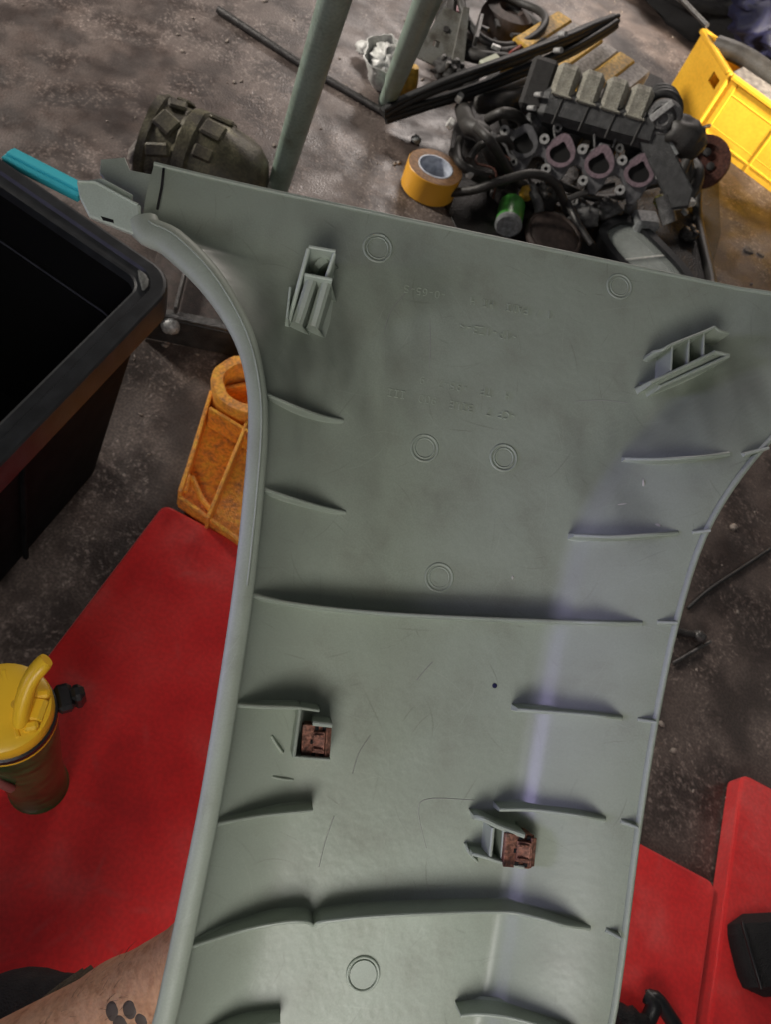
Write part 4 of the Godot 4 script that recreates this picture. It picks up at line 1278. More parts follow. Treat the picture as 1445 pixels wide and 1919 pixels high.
# ------------------------------------------------------------------ the pillar trim panel
var LPT := [Vector3(-0.1391, -0.2514, 0.0280), Vector3(-0.1298, -0.2219, 0.0280), Vector3(-0.1248, -0.1993, 0.0280), Vector3(-0.1197, -0.1738, 0.0280), Vector3(-0.1109, -0.1277, 0.0280), Vector3(-0.1035, -0.0795, 0.0280), Vector3(-0.0967, -0.0292, 0.0280), Vector3(-0.0925, 0.0155, 0.0270), Vector3(-0.0904, 0.0510, 0.0260), Vector3(-0.0920, 0.0752, 0.0240), Vector3(-0.0976, 0.0978, 0.0220), Vector3(-0.1083, 0.1190, 0.0200), Vector3(-0.1209, 0.1365, 0.0180), Vector3(-0.1367, 0.1528, 0.0140), Vector3(-0.1518, 0.1652, 0.0100), Vector3(-0.1483, 0.2042, 0.0030)]
var RPT := [Vector3(0.0695, -0.2701, 0.0300), Vector3(0.0796, -0.2384, 0.0300), Vector3(0.0847, -0.2177, 0.0300), Vector3(0.0890, -0.1976, 0.0300), Vector3(0.0990, -0.1499, 0.0300), Vector3(0.1116, -0.0988, 0.0300), Vector3(0.1266, -0.0494, 0.0300), Vector3(0.1453, -0.0049, 0.0300), Vector3(0.1704, 0.0293, 0.0290), Vector3(0.2032, 0.0602, 0.0250), Vector3(0.2255, 0.0787, 0.0220), Vector3(0.2420, 0.0932, 0.0180), Vector3(0.2570, 0.1064, 0.0140), Vector3(0.2678, 0.1179, 0.0110), Vector3(0.2777, 0.1274, 0.0090), Vector3(0.2847, 0.1357, 0.0070)]

func along(a: Array, t: float) -> Vector3:
	var n := a.size() - 1
	var f := clampf(t, 0, 1) * n
	var i := mini(int(f), n - 1)
	var u := f - i
	var p0: Vector3 = a[maxi(i - 1, 0)]
	var p1: Vector3 = a[i]
	var p2: Vector3 = a[i + 1]
	var p3: Vector3 = a[mini(i + 2, n)]
	return 0.5 * (2.0 * p1 + (p2 - p0) * u + (2.0 * p0 - 5.0 * p1 + 4.0 * p2 - p3) * u * u + (3.0 * p1 - p0 - 3.0 * p2 + p3) * u * u * u)

func surf(s: float, t: float) -> Vector3:
	var l := along(LPT, t)
	var r := along(RPT, t)
	var a := maxf(1.0 - s / 0.2, 0.0)
	var s0 := 0.755 + 0.06 * smoothstep(0.45, 0.8, t)
	var b := clampf((s - s0 + 0.03) / (1.03 - s0), 0.0, 1.0)
	var z := l.z * pow(a, 2.2) + r.z * 0.88 * (1.0 - pow(1.0 - b, 1.75)) * smoothstep(-0.02, 0.20, b)
	return Vector3(l.x + (r.x - l.x) * s, l.y + (r.y - l.y) * s, z)

# smudges plus soft shade beside the clips, put into the sheet colour
func grime_and_shade(p: Vector3, nz: FastNoiseLite) -> Color:
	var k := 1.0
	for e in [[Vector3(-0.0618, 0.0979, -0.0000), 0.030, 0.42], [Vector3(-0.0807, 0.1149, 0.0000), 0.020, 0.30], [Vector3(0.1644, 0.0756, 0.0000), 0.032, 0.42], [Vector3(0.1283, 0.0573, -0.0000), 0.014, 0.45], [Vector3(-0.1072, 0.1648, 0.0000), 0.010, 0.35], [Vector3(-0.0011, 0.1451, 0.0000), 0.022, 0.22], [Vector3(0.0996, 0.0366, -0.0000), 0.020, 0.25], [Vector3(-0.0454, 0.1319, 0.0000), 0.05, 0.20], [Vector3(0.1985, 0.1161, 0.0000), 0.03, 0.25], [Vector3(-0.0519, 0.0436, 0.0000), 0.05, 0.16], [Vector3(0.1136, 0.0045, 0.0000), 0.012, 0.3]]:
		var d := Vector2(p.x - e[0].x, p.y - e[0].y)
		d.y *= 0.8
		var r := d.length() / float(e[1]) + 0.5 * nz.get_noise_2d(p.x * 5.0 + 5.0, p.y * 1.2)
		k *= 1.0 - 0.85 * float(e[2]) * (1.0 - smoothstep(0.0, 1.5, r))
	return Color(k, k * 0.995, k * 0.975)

# a thin upright rib: x, y = place in the panel, z = crest, w = the surface under it
func rib_shape(s: SurfaceTool, pts: Array, thick := 0.0016) -> void:
	var n := pts.size()
	var L := []
	for i in n:
		var p: Vector4 = pts[i]
		var a: Vector4 = pts[maxi(i - 1, 0)]
		var b: Vector4 = pts[mini(i + 1, n - 1)]
		var d := Vector2(b.x - a.x, b.y - a.y).normalized()
		var m := Vector3(-d.y, d.x, 0) * thick / 2
		var lo := Vector3(p.x, p.y, p.w - 0.0012)
		var hi := Vector3(p.x, p.y, maxf(p.z, p.w - 0.0008))
		var e := Vector3(0, 0, minf(thick * 0.3, maxf(hi.z - lo.z, 0.0) * 0.5))
		L.append([lo + m * 2.6, lo + m * 1.5 + Vector3(0, 0, minf(0.0017, (hi.z - lo.z) * 0.6)), hi + m - e, hi + m * 0.4, hi - m * 0.4, hi - m - e, lo - m * 1.5 + Vector3(0, 0, minf(0.0017, (hi.z - lo.z) * 0.6)), lo - m * 2.6])
	for i in n - 1:
		for k in 7:
			s.set_smooth_group(10 + k)
			quad(s, L[i][k], L[i][k + 1], L[i + 1][k + 1], L[i + 1][k])
	s.set_smooth_group(-1)
	for e in [[L[0], true], [L[-1], false]]:
		for k in range(1, 7):
			if e[1]: tri(s, e[0][0], e[0][k + 1], e[0][k])
			else: tri(s, e[0][0], e[0][k], e[0][k + 1])

func dense(pts: Array, n: int) -> Array:
	var xyz := smooth_path(pts.map(func(p): return Vector3(p.x, p.y, p.z)), n)
	var w := smooth_path(pts.map(func(p): return Vector3(p.w, 0, 0)), n)
	var o := []
	for i in xyz.size(): o.append(Vector4(xyz[i].x, xyz[i].y, xyz[i].z, w[i].x))
	return o

func build_panel() -> void:
	var t := thing("pillar_trim_panel", Vector3(0.0253, 0.5552, -0.2399), "grey-green moulded plastic car pillar trim seen from its ribbed inside, held in hand", "car trim panel")
	t.basis = Basis(Vector3(0.8762, 0.1459, -0.4593), Vector3(-0.4783, 0.3793, -0.7920), Vector3(0.0587, 0.9137, 0.4022))
	org[t] = Vector3.ZERO
	var nz := noise(77, 9.0, 3)
	# moulded sheet with front, back and edges
	var ns := 96
	var nt := 170
	var front := []
	var rear := []
	for j in nt + 1:
		var row := []
		for i in ns + 1:
			var p := surf(float(i) / ns, float(j) / nt)
			p.z += 0.0003 * nz.get_noise_2d(p.x, p.y)
			row.append(p)
		front.append(row)
	for j in nt + 1:
		var row := []
		for i in ns + 1:
			var du: Vector3 = front[j][mini(i + 1, ns)] - front[j][maxi(i - 1, 0)]
			var dv: Vector3 = front[mini(j + 1, nt)][i] - front[maxi(j - 1, 0)][i]
			row.append(front[j][i] - du.cross(dv).normalized() * 0.0024)
		rear.append(row)
	var s := begin()
	for j in nt:
		for i in ns:
			s.set_smooth_group(1)
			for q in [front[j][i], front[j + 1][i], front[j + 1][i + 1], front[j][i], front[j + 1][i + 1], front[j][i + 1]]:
				s.set_color(grime_and_shade(q, nz))
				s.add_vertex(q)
			s.set_color(Color.WHITE)
			s.set_smooth_group(2)
			quad(s, rear[j][i], rear[j][i + 1], rear[j + 1][i + 1], rear[j + 1][i])
	s.set_smooth_group(3)
	for j in nt:
		quad(s, rear[j][0], rear[j + 1][0], front[j + 1][0], front[j][0])
		quad(s, front[j][ns], front[j + 1][ns], rear[j + 1][ns], rear[j][ns])
	s.set_smooth_group(4)
	for i in ns:
		quad(s, front[nt][i], rear[nt][i], rear[nt][i + 1], front[nt][i + 1])
		quad(s, rear[0][i], front[0][i], front[0][i + 1], rear[0][i + 1])
	obj("panel_face", s, M.panel, t)
	# rolled left rim
	var path := []
	var wid := []
	for j in 71:
		var f := j / 70.0 * 0.935
		var p := surf(0.0, f)
		path.append(p + Vector3(0, 0, 0.0005))
		wid.append(lerpf(0.0052, 0.0050, f) + 0.0032 * smoothstep(0.60, 0.86, f))
	s = begin()
	tube(s, path, wid, 18, 0.68, Vector3(0, 0, 1))
	var rim := obj("rolled_rim", s, M.rim, t)
	s = begin()
	var crest := []
	for j in range(30, 70):
		var p: Vector3 = path[j]
		var q: Vector3 = path[j + 1] - path[j - 1]
		var side := Vector3(q.y, -q.x, 0).normalized()
		crest.append(p + side * wid[j] * 0.35 + Vector3(0, 0, wid[j] * 0.64))
	tube(s, crest, 0.0006, 6)
	obj("rim_ridge", s, M.rim, rim)
	# thin right edge and top edge
	s = begin()
	path = []
	for j in 61: path.append(surf(1.0, j / 60.0) + Vector3(0, 0, 0.0004))
	tube(s, path, 0.0016, 8, 1.6, Vector3(0, 0, 1))
	obj("edge_lip", s, M.rim, t)
	s = begin()
	path = []
	for i in 61: path.append(surf(i / 60.0, 1.0) + Vector3(0, -0.0006, 0.0002))
	tube(s, path, 0.0013, 8, 1.0, Vector3(0, 0, 1))
	obj("top_lip", s, M.rib, t)
	# end tab at the upper left
	var flat := func(pts: Array) -> Array: return pts.map(func(p): return Vector2(p.x, p.y))
	s = begin()
	prism(s, flat.call([Vector3(-0.1855, 0.1839, 0.0140), Vector3(-0.1767, 0.1848, 0.0140), Vector3(-0.1574, 0.1747, 0.0140), Vector3(-0.1530, 0.1732, 0.0140), Vector3(-0.1529, 0.1556, 0.0120), Vector3(-0.1788, 0.1654, 0.0120), Vector3(-0.1837, 0.1750, 0.0120)]), 0.003, Transform3D(Basis(), Vector3(0, 0, 0.011)), 0.0008)
	var tab := obj("end_tab", s, M.tab, t)
	s = begin()
	prism(s, flat.call([Vector3(-0.1852, 0.1861, 0.0120), Vector3(-0.1735, 0.1890, 0.0120), Vector3(-0.1577, 0.1807, 0.0120), Vector3(-0.1583, 0.1755, 0.0120), Vector3(-0.1766, 0.1852, 0.0120)]), 0.0025, Transform3D(Basis(), Vector3(0, 0, 0.0085)), 0.0006)
	obj("tab_flange", s, M.tab, tab)
	s = begin()
	tube(s, [Vector3(-0.1849, 0.1839, 0.0142), Vector3(-0.1763, 0.1844, 0.0142), Vector3(-0.1571, 0.1743, 0.0142), Vector3(-0.1541, 0.1730, 0.0142)], 0.0008, 8)
	obj("tab_edge", s, M.tab, tab)
	s = begin()
	prism(s, flat.call([Vector3(-0.1728, 0.1656, 0.0140), Vector3(-0.1663, 0.1639, 0.0140), Vector3(-0.1660, 0.1621, 0.0140), Vector3(-0.1716, 0.1633, 0.0140)]), 0.0004, Transform3D(Basis(), Vector3(0, 0, 0.0138)), 0.0001)
	obj("tab_slot", s, M.hole, tab)
	s = begin()
	prism(s, flat.call([Vector3(-0.1779, 0.1994, -0.0020), Vector3(-0.1776, 0.2077, -0.0020), Vector3(-0.1649, 0.2099, -0.0020), Vector3(-0.1619, 0.2025, -0.0020), Vector3(-0.1507, 0.2008, -0.0020), Vector3(-0.1467, 0.2029, -0.0020), Vector3(-0.1478, 0.1775, -0.0020), Vector3(-0.1619, 0.1767, -0.0020), Vector3(-0.1723, 0.1916, -0.0020)]), 0.0024, Transform3D(Basis(), Vector3(0, 0, -0.0045)), 0.0005)
	obj("rear_tab", s, M.panel, t)
	s = begin()
	tube(s, [Vector3(-0.1431, 0.2011, 0.0035), Vector3(-0.1436, 0.1885, 0.0055), Vector3(-0.1451, 0.1743, 0.0085)], 0.0007, 8, 0.6, Vector3(0, 0, 1))
	obj("groove_shade", s, M.hole, t)  # black strip laid on the sheet as the shade of a groove

	# stiffening ribs
	var ribs := [
		[Vector4(-0.0869, 0.0689, 0.0238, 0.0208), Vector4(-0.0696, 0.0635, 0.0177, 0.0087), Vector4(-0.0567, 0.0618, 0.0091, 0.0031), Vector4(-0.0449, 0.0619, 0.0011, 0.0006)],
		[Vector4(-0.0879, 0.0196, 0.0250, 0.0220), Vector4(-0.0696, 0.0153, 0.0155, 0.0065), Vector4(-0.0554, 0.0128, 0.0070, 0.0010), Vector4(-0.0441, 0.0115, 0.0005, 0.0000)],
		[Vector4(-0.0927, -0.0333, 0.0259, 0.0219), Vector4(-0.0697, -0.0378, 0.0163, 0.0033), Vector4(-0.0318, -0.0423, 0.0160, 0.0000), Vector4(0.0098, -0.0453, 0.0160, 0.0000), Vector4(0.0671, -0.0484, 0.0160, 0.0010), Vector4(0.0866, -0.0493, 0.0254, 0.0144), Vector4(0.1090, -0.0500, 0.0250, 0.0235)],
		[Vector4(-0.1003, -0.0853, 0.0252, 0.0222), Vector4(-0.0903, -0.0867, 0.0223, 0.0123), Vector4(-0.0692, -0.0883, 0.0177, 0.0007)],
		[Vector4(-0.1106, -0.1392, 0.0267, 0.0247), Vector4(-0.0901, -0.1390, 0.0154, 0.0054), Vector4(-0.0628, -0.1382, 0.0130, 0.0000)],
		[Vector4(-0.1200, -0.1920, 0.0258, 0.0238), Vector4(-0.0972, -0.1902, 0.0158, 0.0038), Vector4(-0.0773, -0.1877, 0.0160, 0.0000), Vector4(-0.0666, -0.1885, 0.0150, 0.0000), Vector4(-0.0623, -0.1927, 0.0090, 0.0000), Vector4(-0.0585, -0.1891, 0.0150, 0.0000), Vector4(-0.0340, -0.1876, 0.0170, 0.0000), Vector4(0.0053, -0.1885, 0.0170, 0.0000), Vector4(0.0322, -0.1900, 0.0171, 0.0001), Vector4(0.0457, -0.1907, 0.0253, 0.0103), Vector4(0.0578, -0.1936, 0.0284, 0.0174), Vector4(0.0723, -0.1975, 0.0243, 0.0235)],
		[Vector4(-0.1220, -0.2400, 0.0144, 0.0124), Vector4(-0.1017, -0.2347, 0.0133, 0.0013), Vector4(-0.0784, -0.2339, 0.0120, 0.0000)],
		[Vector4(0.0090, -0.2376, 0.0120, 0.0000), Vector4(0.0192, -0.2370, 0.0140, 0.0000), Vector4(0.0338, -0.2362, 0.0229, 0.0089), Vector4(0.0545, -0.2407, 0.0309, 0.0209), Vector4(0.0689, -0.2491, 0.0267, 0.0257)],
		[Vector4(0.1135, 0.0419, 0.0066, 0.0016), Vector4(0.1249, 0.0388, 0.0201, 0.0111), Vector4(0.1427, 0.0385, 0.0272, 0.0182), Vector4(0.1669, 0.0416, 0.0238, 0.0228)],
		[Vector4(0.0802, -0.0019, 0.0092, 0.0002), Vector4(0.0961, -0.0044, 0.0232, 0.0112), Vector4(0.1149, -0.0038, 0.0279, 0.0199), Vector4(0.1322, -0.0024, 0.0256, 0.0246)],
		[Vector4(0.0439, -0.0934, 0.0110, 0.0000), Vector4(0.0656, -0.0948, 0.0215, 0.0095), Vector4(0.0824, -0.0961, 0.0287, 0.0187), Vector4(0.0949, -0.0978, 0.0250, 0.0235)],
		[Vector4(0.0322, -0.1426, 0.0120, 0.0000), Vector4(0.0482, -0.1426, 0.0163, 0.0033), Vector4(0.0689, -0.1438, 0.0277, 0.0177), Vector4(0.0830, -0.1470, 0.0250, 0.0235)],
	]
	for r in ribs:
		s = begin()
		rib_shape(s, dense(r, r.size() * 5), 0.0017)
		obj("stiffening_rib", s, M.rib, t)
	for r in [[Vector4(0.1734, 0.0407, 0.0269, 0.0239), Vector4(0.1855, 0.0436, 0.0310, 0.0240)], [Vector4(0.1397, -0.0025, 0.0268, 0.0258), Vector4(0.1466, -0.0020, 0.0324, 0.0264)], [Vector4(0.1167, -0.0495, 0.0263, 0.0253), Vector4(0.1244, -0.0500, 0.0323, 0.0263)], [Vector4(0.1024, -0.0986, 0.0265, 0.0255), Vector4(0.1095, -0.0995, 0.0323, 0.0263)], [Vector4(0.0904, -0.1477, 0.0265, 0.0255), Vector4(0.0965, -0.1497, 0.0323, 0.0263)], [Vector4(0.0794, -0.1980, 0.0263, 0.0253), Vector4(0.0845, -0.2001, 0.0321, 0.0261)]]:
		s = begin()
		rib_shape(s, dense(r, 4), 0.0015)
		obj("edge_rib", s, M.rib, t)
	# ejector rings
	for e in [[Vector4(-0.0244, 0.1632, -0.0000, 0.0000), 0.0082, 0.0], [Vector4(0.1199, 0.1471, 0.0000, 0.0000), 0.0074, 0.0], [Vector4(0.0002, 0.0474, -0.0000, 0.0000), 0.0074, 0.0], [Vector4(0.0451, 0.0426, 0.0000, 0.0000), 0.0074, 0.0], [Vector4(0.0065, -0.0238, -0.0000, 0.0000), 0.0074, 0.0], [Vector4(-0.0377, -0.2197, -0.0000, 0.0000), 0.0078, 1.0]]:
		s = begin()
		var c: Vector4 = e[0]
		var at := Vector3(c.x, c.y, c.w)
		torus(s, Transform3D(Basis(), at), e[1], 0.0008, 0.0006 + 0.0005 * e[2], 40, 8)
		torus(s, Transform3D(Basis(), at), e[1] - 0.0019, 0.0005, 0.00045, 40, 6)
		var ring := obj("ejector_ring", s, M.rib, t)
		if e[2] > 0.0:
			s = begin()
			lathe(s, [Vector2(0.0068, 0.0), Vector2(0.0066, 0.0010), Vector2(0.0, 0.0010)], 36, Transform3D(Basis(Vector3(1, 0, 0), Vector3(0, 0, 1), Vector3(0, -1, 0)), at))
			obj("ring_disc", s, M.rib, ring)
	build_clips(t)
	# moulded lettering, upside down as the panel hangs
	var lines := [
		["1 / FAMI  HI H    -0-65-S", Vector4(0.0338, 0.1336, 0.0000, 0.0000), 8.0, 0.0046],
		["~1P-1Z3-<", Vector4(0.0388, 0.1159, -0.0000, 0.0000), 8.0, 0.0050],
		["H  TF  -95-7  9", Vector4(0.0240, 0.0824, -0.0000, 0.0000), 9.0, 0.0046],
		["-CF 7  3ILE  900  III", Vector4(0.0163, 0.0726, -0.0000, 0.0000), 10.0, 0.0046],
	]
	var font := SystemFont.new()
	font.font_names = PackedStringArray(["Droid Sans Mono"])
	for l in lines:
		var tm := TextMesh.new()
		tm.text = l[0]
		tm.font = font
		tm.font_size = 32
		tm.pixel_size = float(l[3]) / 25.0
		tm.depth = 0.0011
		tm.curve_step = 2.0
		tm.material = M.rim
		var o := MeshInstance3D.new()
		o.mesh = tm
		o.name = "moulded_lettering"
		var p: Vector4 = l[1]
		o.transform = Transform3D(Basis(Vector3(0, 0, 1), PI - deg_to_rad(l[2])), Vector3(p.x, p.y, p.w + 0.0001))
		t.add_child(o, true)
	# small marks
	s = begin()
	var ik: Vector4 = Vector4(0.0352, -0.0818, -0.0000, 0.0000)
	lathe(s, [Vector2(0.0014, -0.0002), Vector2(0.0013, 0.0003), Vector2(0.0, 0.0004)], 14, Transform3D(Basis(Vector3(1, 0, 0), Vector3(0, 0, 1), Vector3(0, -1, 0)), Vector3(ik.x, ik.y, ik.w)))
	obj("ink_dot", s, M.ink, t)
	for r in [[Vector4(-0.0071, -0.0778, 0.0004, 0.0000), Vector4(-0.0030, -0.0732, 0.0004, 0.0000), Vector4(0.0017, -0.0684, 0.0004, 0.0000)], [Vector4(-0.0420, -0.1238, 0.0003, 0.0000), Vector4(-0.0386, -0.1139, 0.0003, 0.0000), Vector4(-0.0324, -0.1050, 0.0003, 0.0000)], [Vector4(-0.0594, -0.1681, 0.0003, 0.0000), Vector4(-0.0564, -0.1568, 0.0003, 0.0000), Vector4(-0.0517, -0.1442, 0.0003, 0.0000)], [Vector4(-0.0216, 0.1125, 0.0003, 0.0000), Vector4(-0.0168, 0.1268, 0.0003, 0.0000), Vector4(-0.0053, 0.1406, 0.0003, 0.0000)], [Vector4(0.0890, 0.0763, 0.0001, 0.0000), Vector4(0.1050, 0.0773, 0.0003, 0.0000), Vector4(0.1206, 0.0761, 0.0002, 0.0000)], [Vector4(-0.0040, -0.1623, 0.0002, 0.0000), Vector4(-0.0077, -0.1438, 0.0002, 0.0000), Vector4(-0.0020, -0.1380, 0.0003, 0.0000), Vector4(0.0220, -0.1399, 0.0003, 0.0000)], [Vector4(0.0040, 0.0932, 0.0002, 0.0000), Vector4(0.0050, 0.1088, 0.0003, 0.0000), Vector4(0.0048, 0.1221, 0.0002, 0.0000)]]:
		s = begin()
		rib_shape(s, dense(r, 10), 0.0004)
		obj("scratch", s, M.scratch, t)
	s = begin()
	rib_shape(s, dense([Vector4(-0.0832, -0.1030, 0.0054, 0.0048), Vector4(-0.0805, -0.1074, 0.0048, 0.0033), Vector4(-0.0776, -0.1118, 0.0035, 0.0017)], 8), 0.0010)
	obj("flow_mark", s, M.rim, t)
	s = begin()
	rib_shape(s, dense([Vector4(-0.0826, -0.1230, 0.0034, 0.0030), Vector4(-0.0778, -0.1245, 0.0024, 0.0012), Vector4(-0.0719, -0.1256, 0.0005, 0.0001)], 8), 0.0010)
	obj("flow_mark", s, M.rib, t)
	for e in [[Vector4(0.1199, 0.0257, 0.0140, 0.0140), Vector3(0.0006, 0.0030, 0.00018)], [Vector4(0.1080, 0.0149, 0.0120, 0.0120), Vector3(0.0026, 0.0005, 0.00015)], [Vector4(0.1221, 0.0019, 0.0211, 0.0211), Vector3(0.0024, 0.0012, 0.00018)], [Vector4(0.0476, -0.0241, 0.0000, 0.0000), Vector3(0.0007, 0.0010, 0.0004)]]:
		s = begin()
		var q: Vector4 = e[0]
		blob(s, Transform3D(Basis(Vector3(0, 1, 0), -0.42 if q.w > 0.002 else 0.0), Vector3(q.x, q.y, q.w)), e[1], 0.3, 80, 1.5, 20)
		obj("glue_spot", s, M.glue, t)

func wall_of(s: SurfaceTool, a: Vector4, b: Vector4, thick: float) -> void:
	rib_shape(s, [a, a.lerp(b, 0.5), b], thick)

func v3(p: Vector4) -> Vector3:
	return Vector3(p.x, p.y, p.z)

func build_clips(t: Node3D) -> void:
	# upper left: sloping tower with a loop at its top end and a slit block below
	var s := begin()
	wall_of(s, Vector4(-0.0748, 0.1136, 0.0115, 0.0055), Vector4(-0.0651, 0.1474, 0.0261, 0.0001), 0.0022)
	wall_of(s, Vector4(-0.0636, 0.1116, 0.0086, 0.0026), Vector4(-0.0514, 0.1458, 0.0260, 0.0000), 0.0020)
	wall_of(s, Vector4(-0.0649, 0.1489, 0.0260, 0.0000), Vector4(-0.0508, 0.1471, 0.0260, 0.0000), 0.0018)
	wall_of(s, Vector4(-0.0671, 0.1334, 0.0260, 0.0010), Vector4(-0.0526, 0.1316, 0.0251, 0.0001), 0.0018)
	wall_of(s, Vector4(-0.0744, 0.1295, 0.0177, 0.0027), Vector4(-0.0761, 0.1122, 0.0178, 0.0058), 0.0012)
	var cl := obj("clip_mount", s, M.tab, t)
	for e in [[Vector4(-0.0633, 0.1325, 0.0227, 0.0007), Vector4(-0.0706, 0.1111, 0.0145, 0.0045)], [Vector4(-0.0555, 0.1320, 0.0222, 0.0002), Vector4(-0.0621, 0.1104, 0.0125, 0.0025)]]:
		s = begin()
		rib_shape(s, [e[0], e[0].lerp(e[1], 0.5), e[1]], 0.0058)
		obj("slit_block", s, M.rib, cl)
	s = begin()
	rib_shape(s, [Vector4(-0.0577, 0.1470, 0.0180, 0.0000), Vector4(-0.0556, 0.1440, 0.0170, 0.0000)], 0.0085)
	obj("loop_back", s, M.rib, cl)
	# upper right: two long walls with cross partitions
	s = begin()
	rib_shape(s, dense([Vector4(0.1322, 0.1034, 0.0120, 0.0000), Vector4(0.1351, 0.1027, 0.0170, 0.0000), Vector4(0.1409, 0.1057, 0.0180, 0.0000), Vector4(0.1603, 0.1137, 0.0180, 0.0000), Vector4(0.1668, 0.1167, 0.0190, 0.0000)], 12), 0.0016)
	rib_shape(s, dense([Vector4(0.1668, 0.1167, 0.0190, 0.0000), Vector4(0.1709, 0.1147, 0.0180, 0.0000), Vector4(0.1773, 0.1144, 0.0160, 0.0000)], 6), 0.0016)
	wall_of(s, Vector4(0.1261, 0.0828, 0.0180, 0.0000), Vector4(0.1652, 0.1014, 0.0190, 0.0000), 0.0020)
	wall_of(s, Vector4(0.1325, 0.0814, 0.0160, 0.0000), Vector4(0.1740, 0.0997, 0.0193, 0.0013), 0.0020)
	wall_of(s, Vector4(0.1653, 0.1021, 0.0190, 0.0000), Vector4(0.1744, 0.1001, 0.0193, 0.0013), 0.0016)
	cl = obj("clip_mount", s, M.rim, t)
	s = begin()
	rib_shape(s, [Vector4(0.1309, 0.0832, 0.0150, 0.0000), Vector4(0.1503, 0.0924, 0.0155, 0.0000), Vector4(0.1708, 0.1014, 0.0162, 0.0002)], 0.0048)
	obj("groove", s, M.rib, cl)
	for e in [[Vector4(0.1414, 0.1057, 0.0170, 0.0000), Vector4(0.1393, 0.0903, 0.0170, 0.0000)], [Vector4(0.1518, 0.1099, 0.0170, 0.0000), Vector4(0.1500, 0.0953, 0.0170, 0.0000)], [Vector4(0.1612, 0.1141, 0.0170, 0.0000), Vector4(0.1598, 0.0997, 0.0170, 0.0000)]]:
		s = begin()
		wall_of(s, e[0], e[1], 0.0013)
		obj("partition", s, M.rib, cl)
	# lower left: open box with a rusty spring clip
	s = begin()
	wall_of(s, Vector4(-0.0692, -0.0883, 0.0177, 0.0007), Vector4(-0.0724, -0.1112, 0.0196, 0.0006), 0.0017)
	wall_of(s, Vector4(-0.0692, -0.0883, 0.0177, 0.0007), Vector4(-0.0597, -0.0901, 0.0160, 0.0000), 0.0015)
	wall_of(s, Vector4(-0.0723, -0.1114, 0.0186, 0.0006), Vector4(-0.0547, -0.1135, 0.0180, 0.0000), 0.0014)
	wall_of(s, Vector4(-0.0631, -0.0957, 0.0200, 0.0000), Vector4(-0.0537, -0.0970, 0.0200, 0.0000), 0.0022)
	cl = obj("clip_mount", s, M.rib, t)
	rusty_clip(cl, Vector4(-0.0617, -0.1052, 0.0140, 0.0000), Vector2(0.0135, 0.0165), deg_to_rad(-4))
	# lower right: flared walls, a partition, a thin fin and a rusty spring clip
	s = begin()
	rib_shape(s, dense([Vector4(0.0195, -0.1465, 0.0090, 0.0000), Vector4(0.0232, -0.1463, 0.0140, 0.0000), Vector4(0.0313, -0.1501, 0.0160, 0.0000), Vector4(0.0427, -0.1540, 0.0188, 0.0008)], 10), 0.0026)
	rib_shape(s, dense([Vector4(0.0176, -0.1637, 0.0100, 0.0000), Vector4(0.0231, -0.1644, 0.0140, 0.0000), Vector4(0.0320, -0.1671, 0.0160, 0.0000), Vector4(0.0418, -0.1692, 0.0186, 0.0026)], 10), 0.0017)
	rib_shape(s, dense([Vector4(0.0164, -0.1606, 0.0030, 0.0000), Vector4(0.0178, -0.1648, 0.0060, 0.0000), Vector4(0.0220, -0.1695, 0.0040, 0.0000)], 6), 0.0010)
	cl = obj("clip_mount", s, M.rib, t)
	s = begin()
	rib_shape(s, [Vector4(0.0280, -0.1506, 0.0140, 0.0000), Vector4(0.0261, -0.1643, 0.0140, 0.0000)], 0.0018)
	obj("partition", s, M.rib, cl)
	s = begin()
	rib_shape(s, [Vector4(0.0335, -0.1525, 0.0140, 0.0000), Vector4(0.0318, -0.1677, 0.0140, 0.0000)], 0.0016)
	obj("partition", s, M.rib, cl)
	rusty_clip(cl, Vector4(0.0398, -0.1613, 0.0165, 0.0005), Vector2(0.0155, 0.0160), deg_to_rad(-8))

func rusty_clip(parent: Node3D, at: Vector4, size: Vector2, turn: float) -> void:
	var xf := Transform3D(Basis(Vector3(0, 0, 1), turn), Vector3(at.x, at.y, 0))
	var z0 := at.w + 0.002
	var z1 := at.z
	var s := begin()
	var w := size.x
	var h := size.y
	rbox(s, Vector3(w, h, 0.0010), xf * Transform3D(Basis(Vector3(0, 1, 0), 0.12), Vector3(0, 0, z1)), 0.0003)
	rbox(s, Vector3(w * 0.45, h * 0.62, 0.0010), xf * Transform3D(Basis(Vector3(0, 1, 0), -0.25), Vector3(w * 0.12, 0, z1 + 0.0020)), 0.0003)
	rbox(s, Vector3(w * 0.22, h * 0.85, 0.0012), xf * Transform3D(Basis(Vector3(0, 1, 0), 0.5), Vector3(w * 0.46, 0, z1 + 0.0006)), 0.0003)
	for e in [-1.0, 1.0]:
		rbox(s, Vector3(w * 0.85, 0.0009, z1 - z0), xf * Transform3D(Basis(), Vector3(0, e * h * 0.49, (z0 + z1) / 2)), 0.0003)
		rbox(s, Vector3(w * 0.36, 0.0014, 0.0016), xf * Transform3D(Basis(), Vector3(w * 0.10, e * h * 0.20, z1 + 0.0030)), 0.0004)
	rbox(s, Vector3(0.0009, h * 0.95, z1 - z0), xf * Transform3D(Basis(), Vector3(-w * 0.46, 0, (z0 + z1) / 2)), 0.0003)
	obj("rusty_clip", s, M.rust, parent)
	s = begin()
	for e in [[0.30, 0.40], [0.02, 0.40], [0.25, -0.40], [-0.05, -0.38], [-0.12, 0.0]]:
		rbox(s, Vector3(w * 0.13, h * 0.12, 0.0006), xf * Transform3D(Basis(), Vector3(e[0] * w, e[1] * h, z1 + 0.0008)), 0.0001)
	obj("clip_hole", s, M.hole, parent)

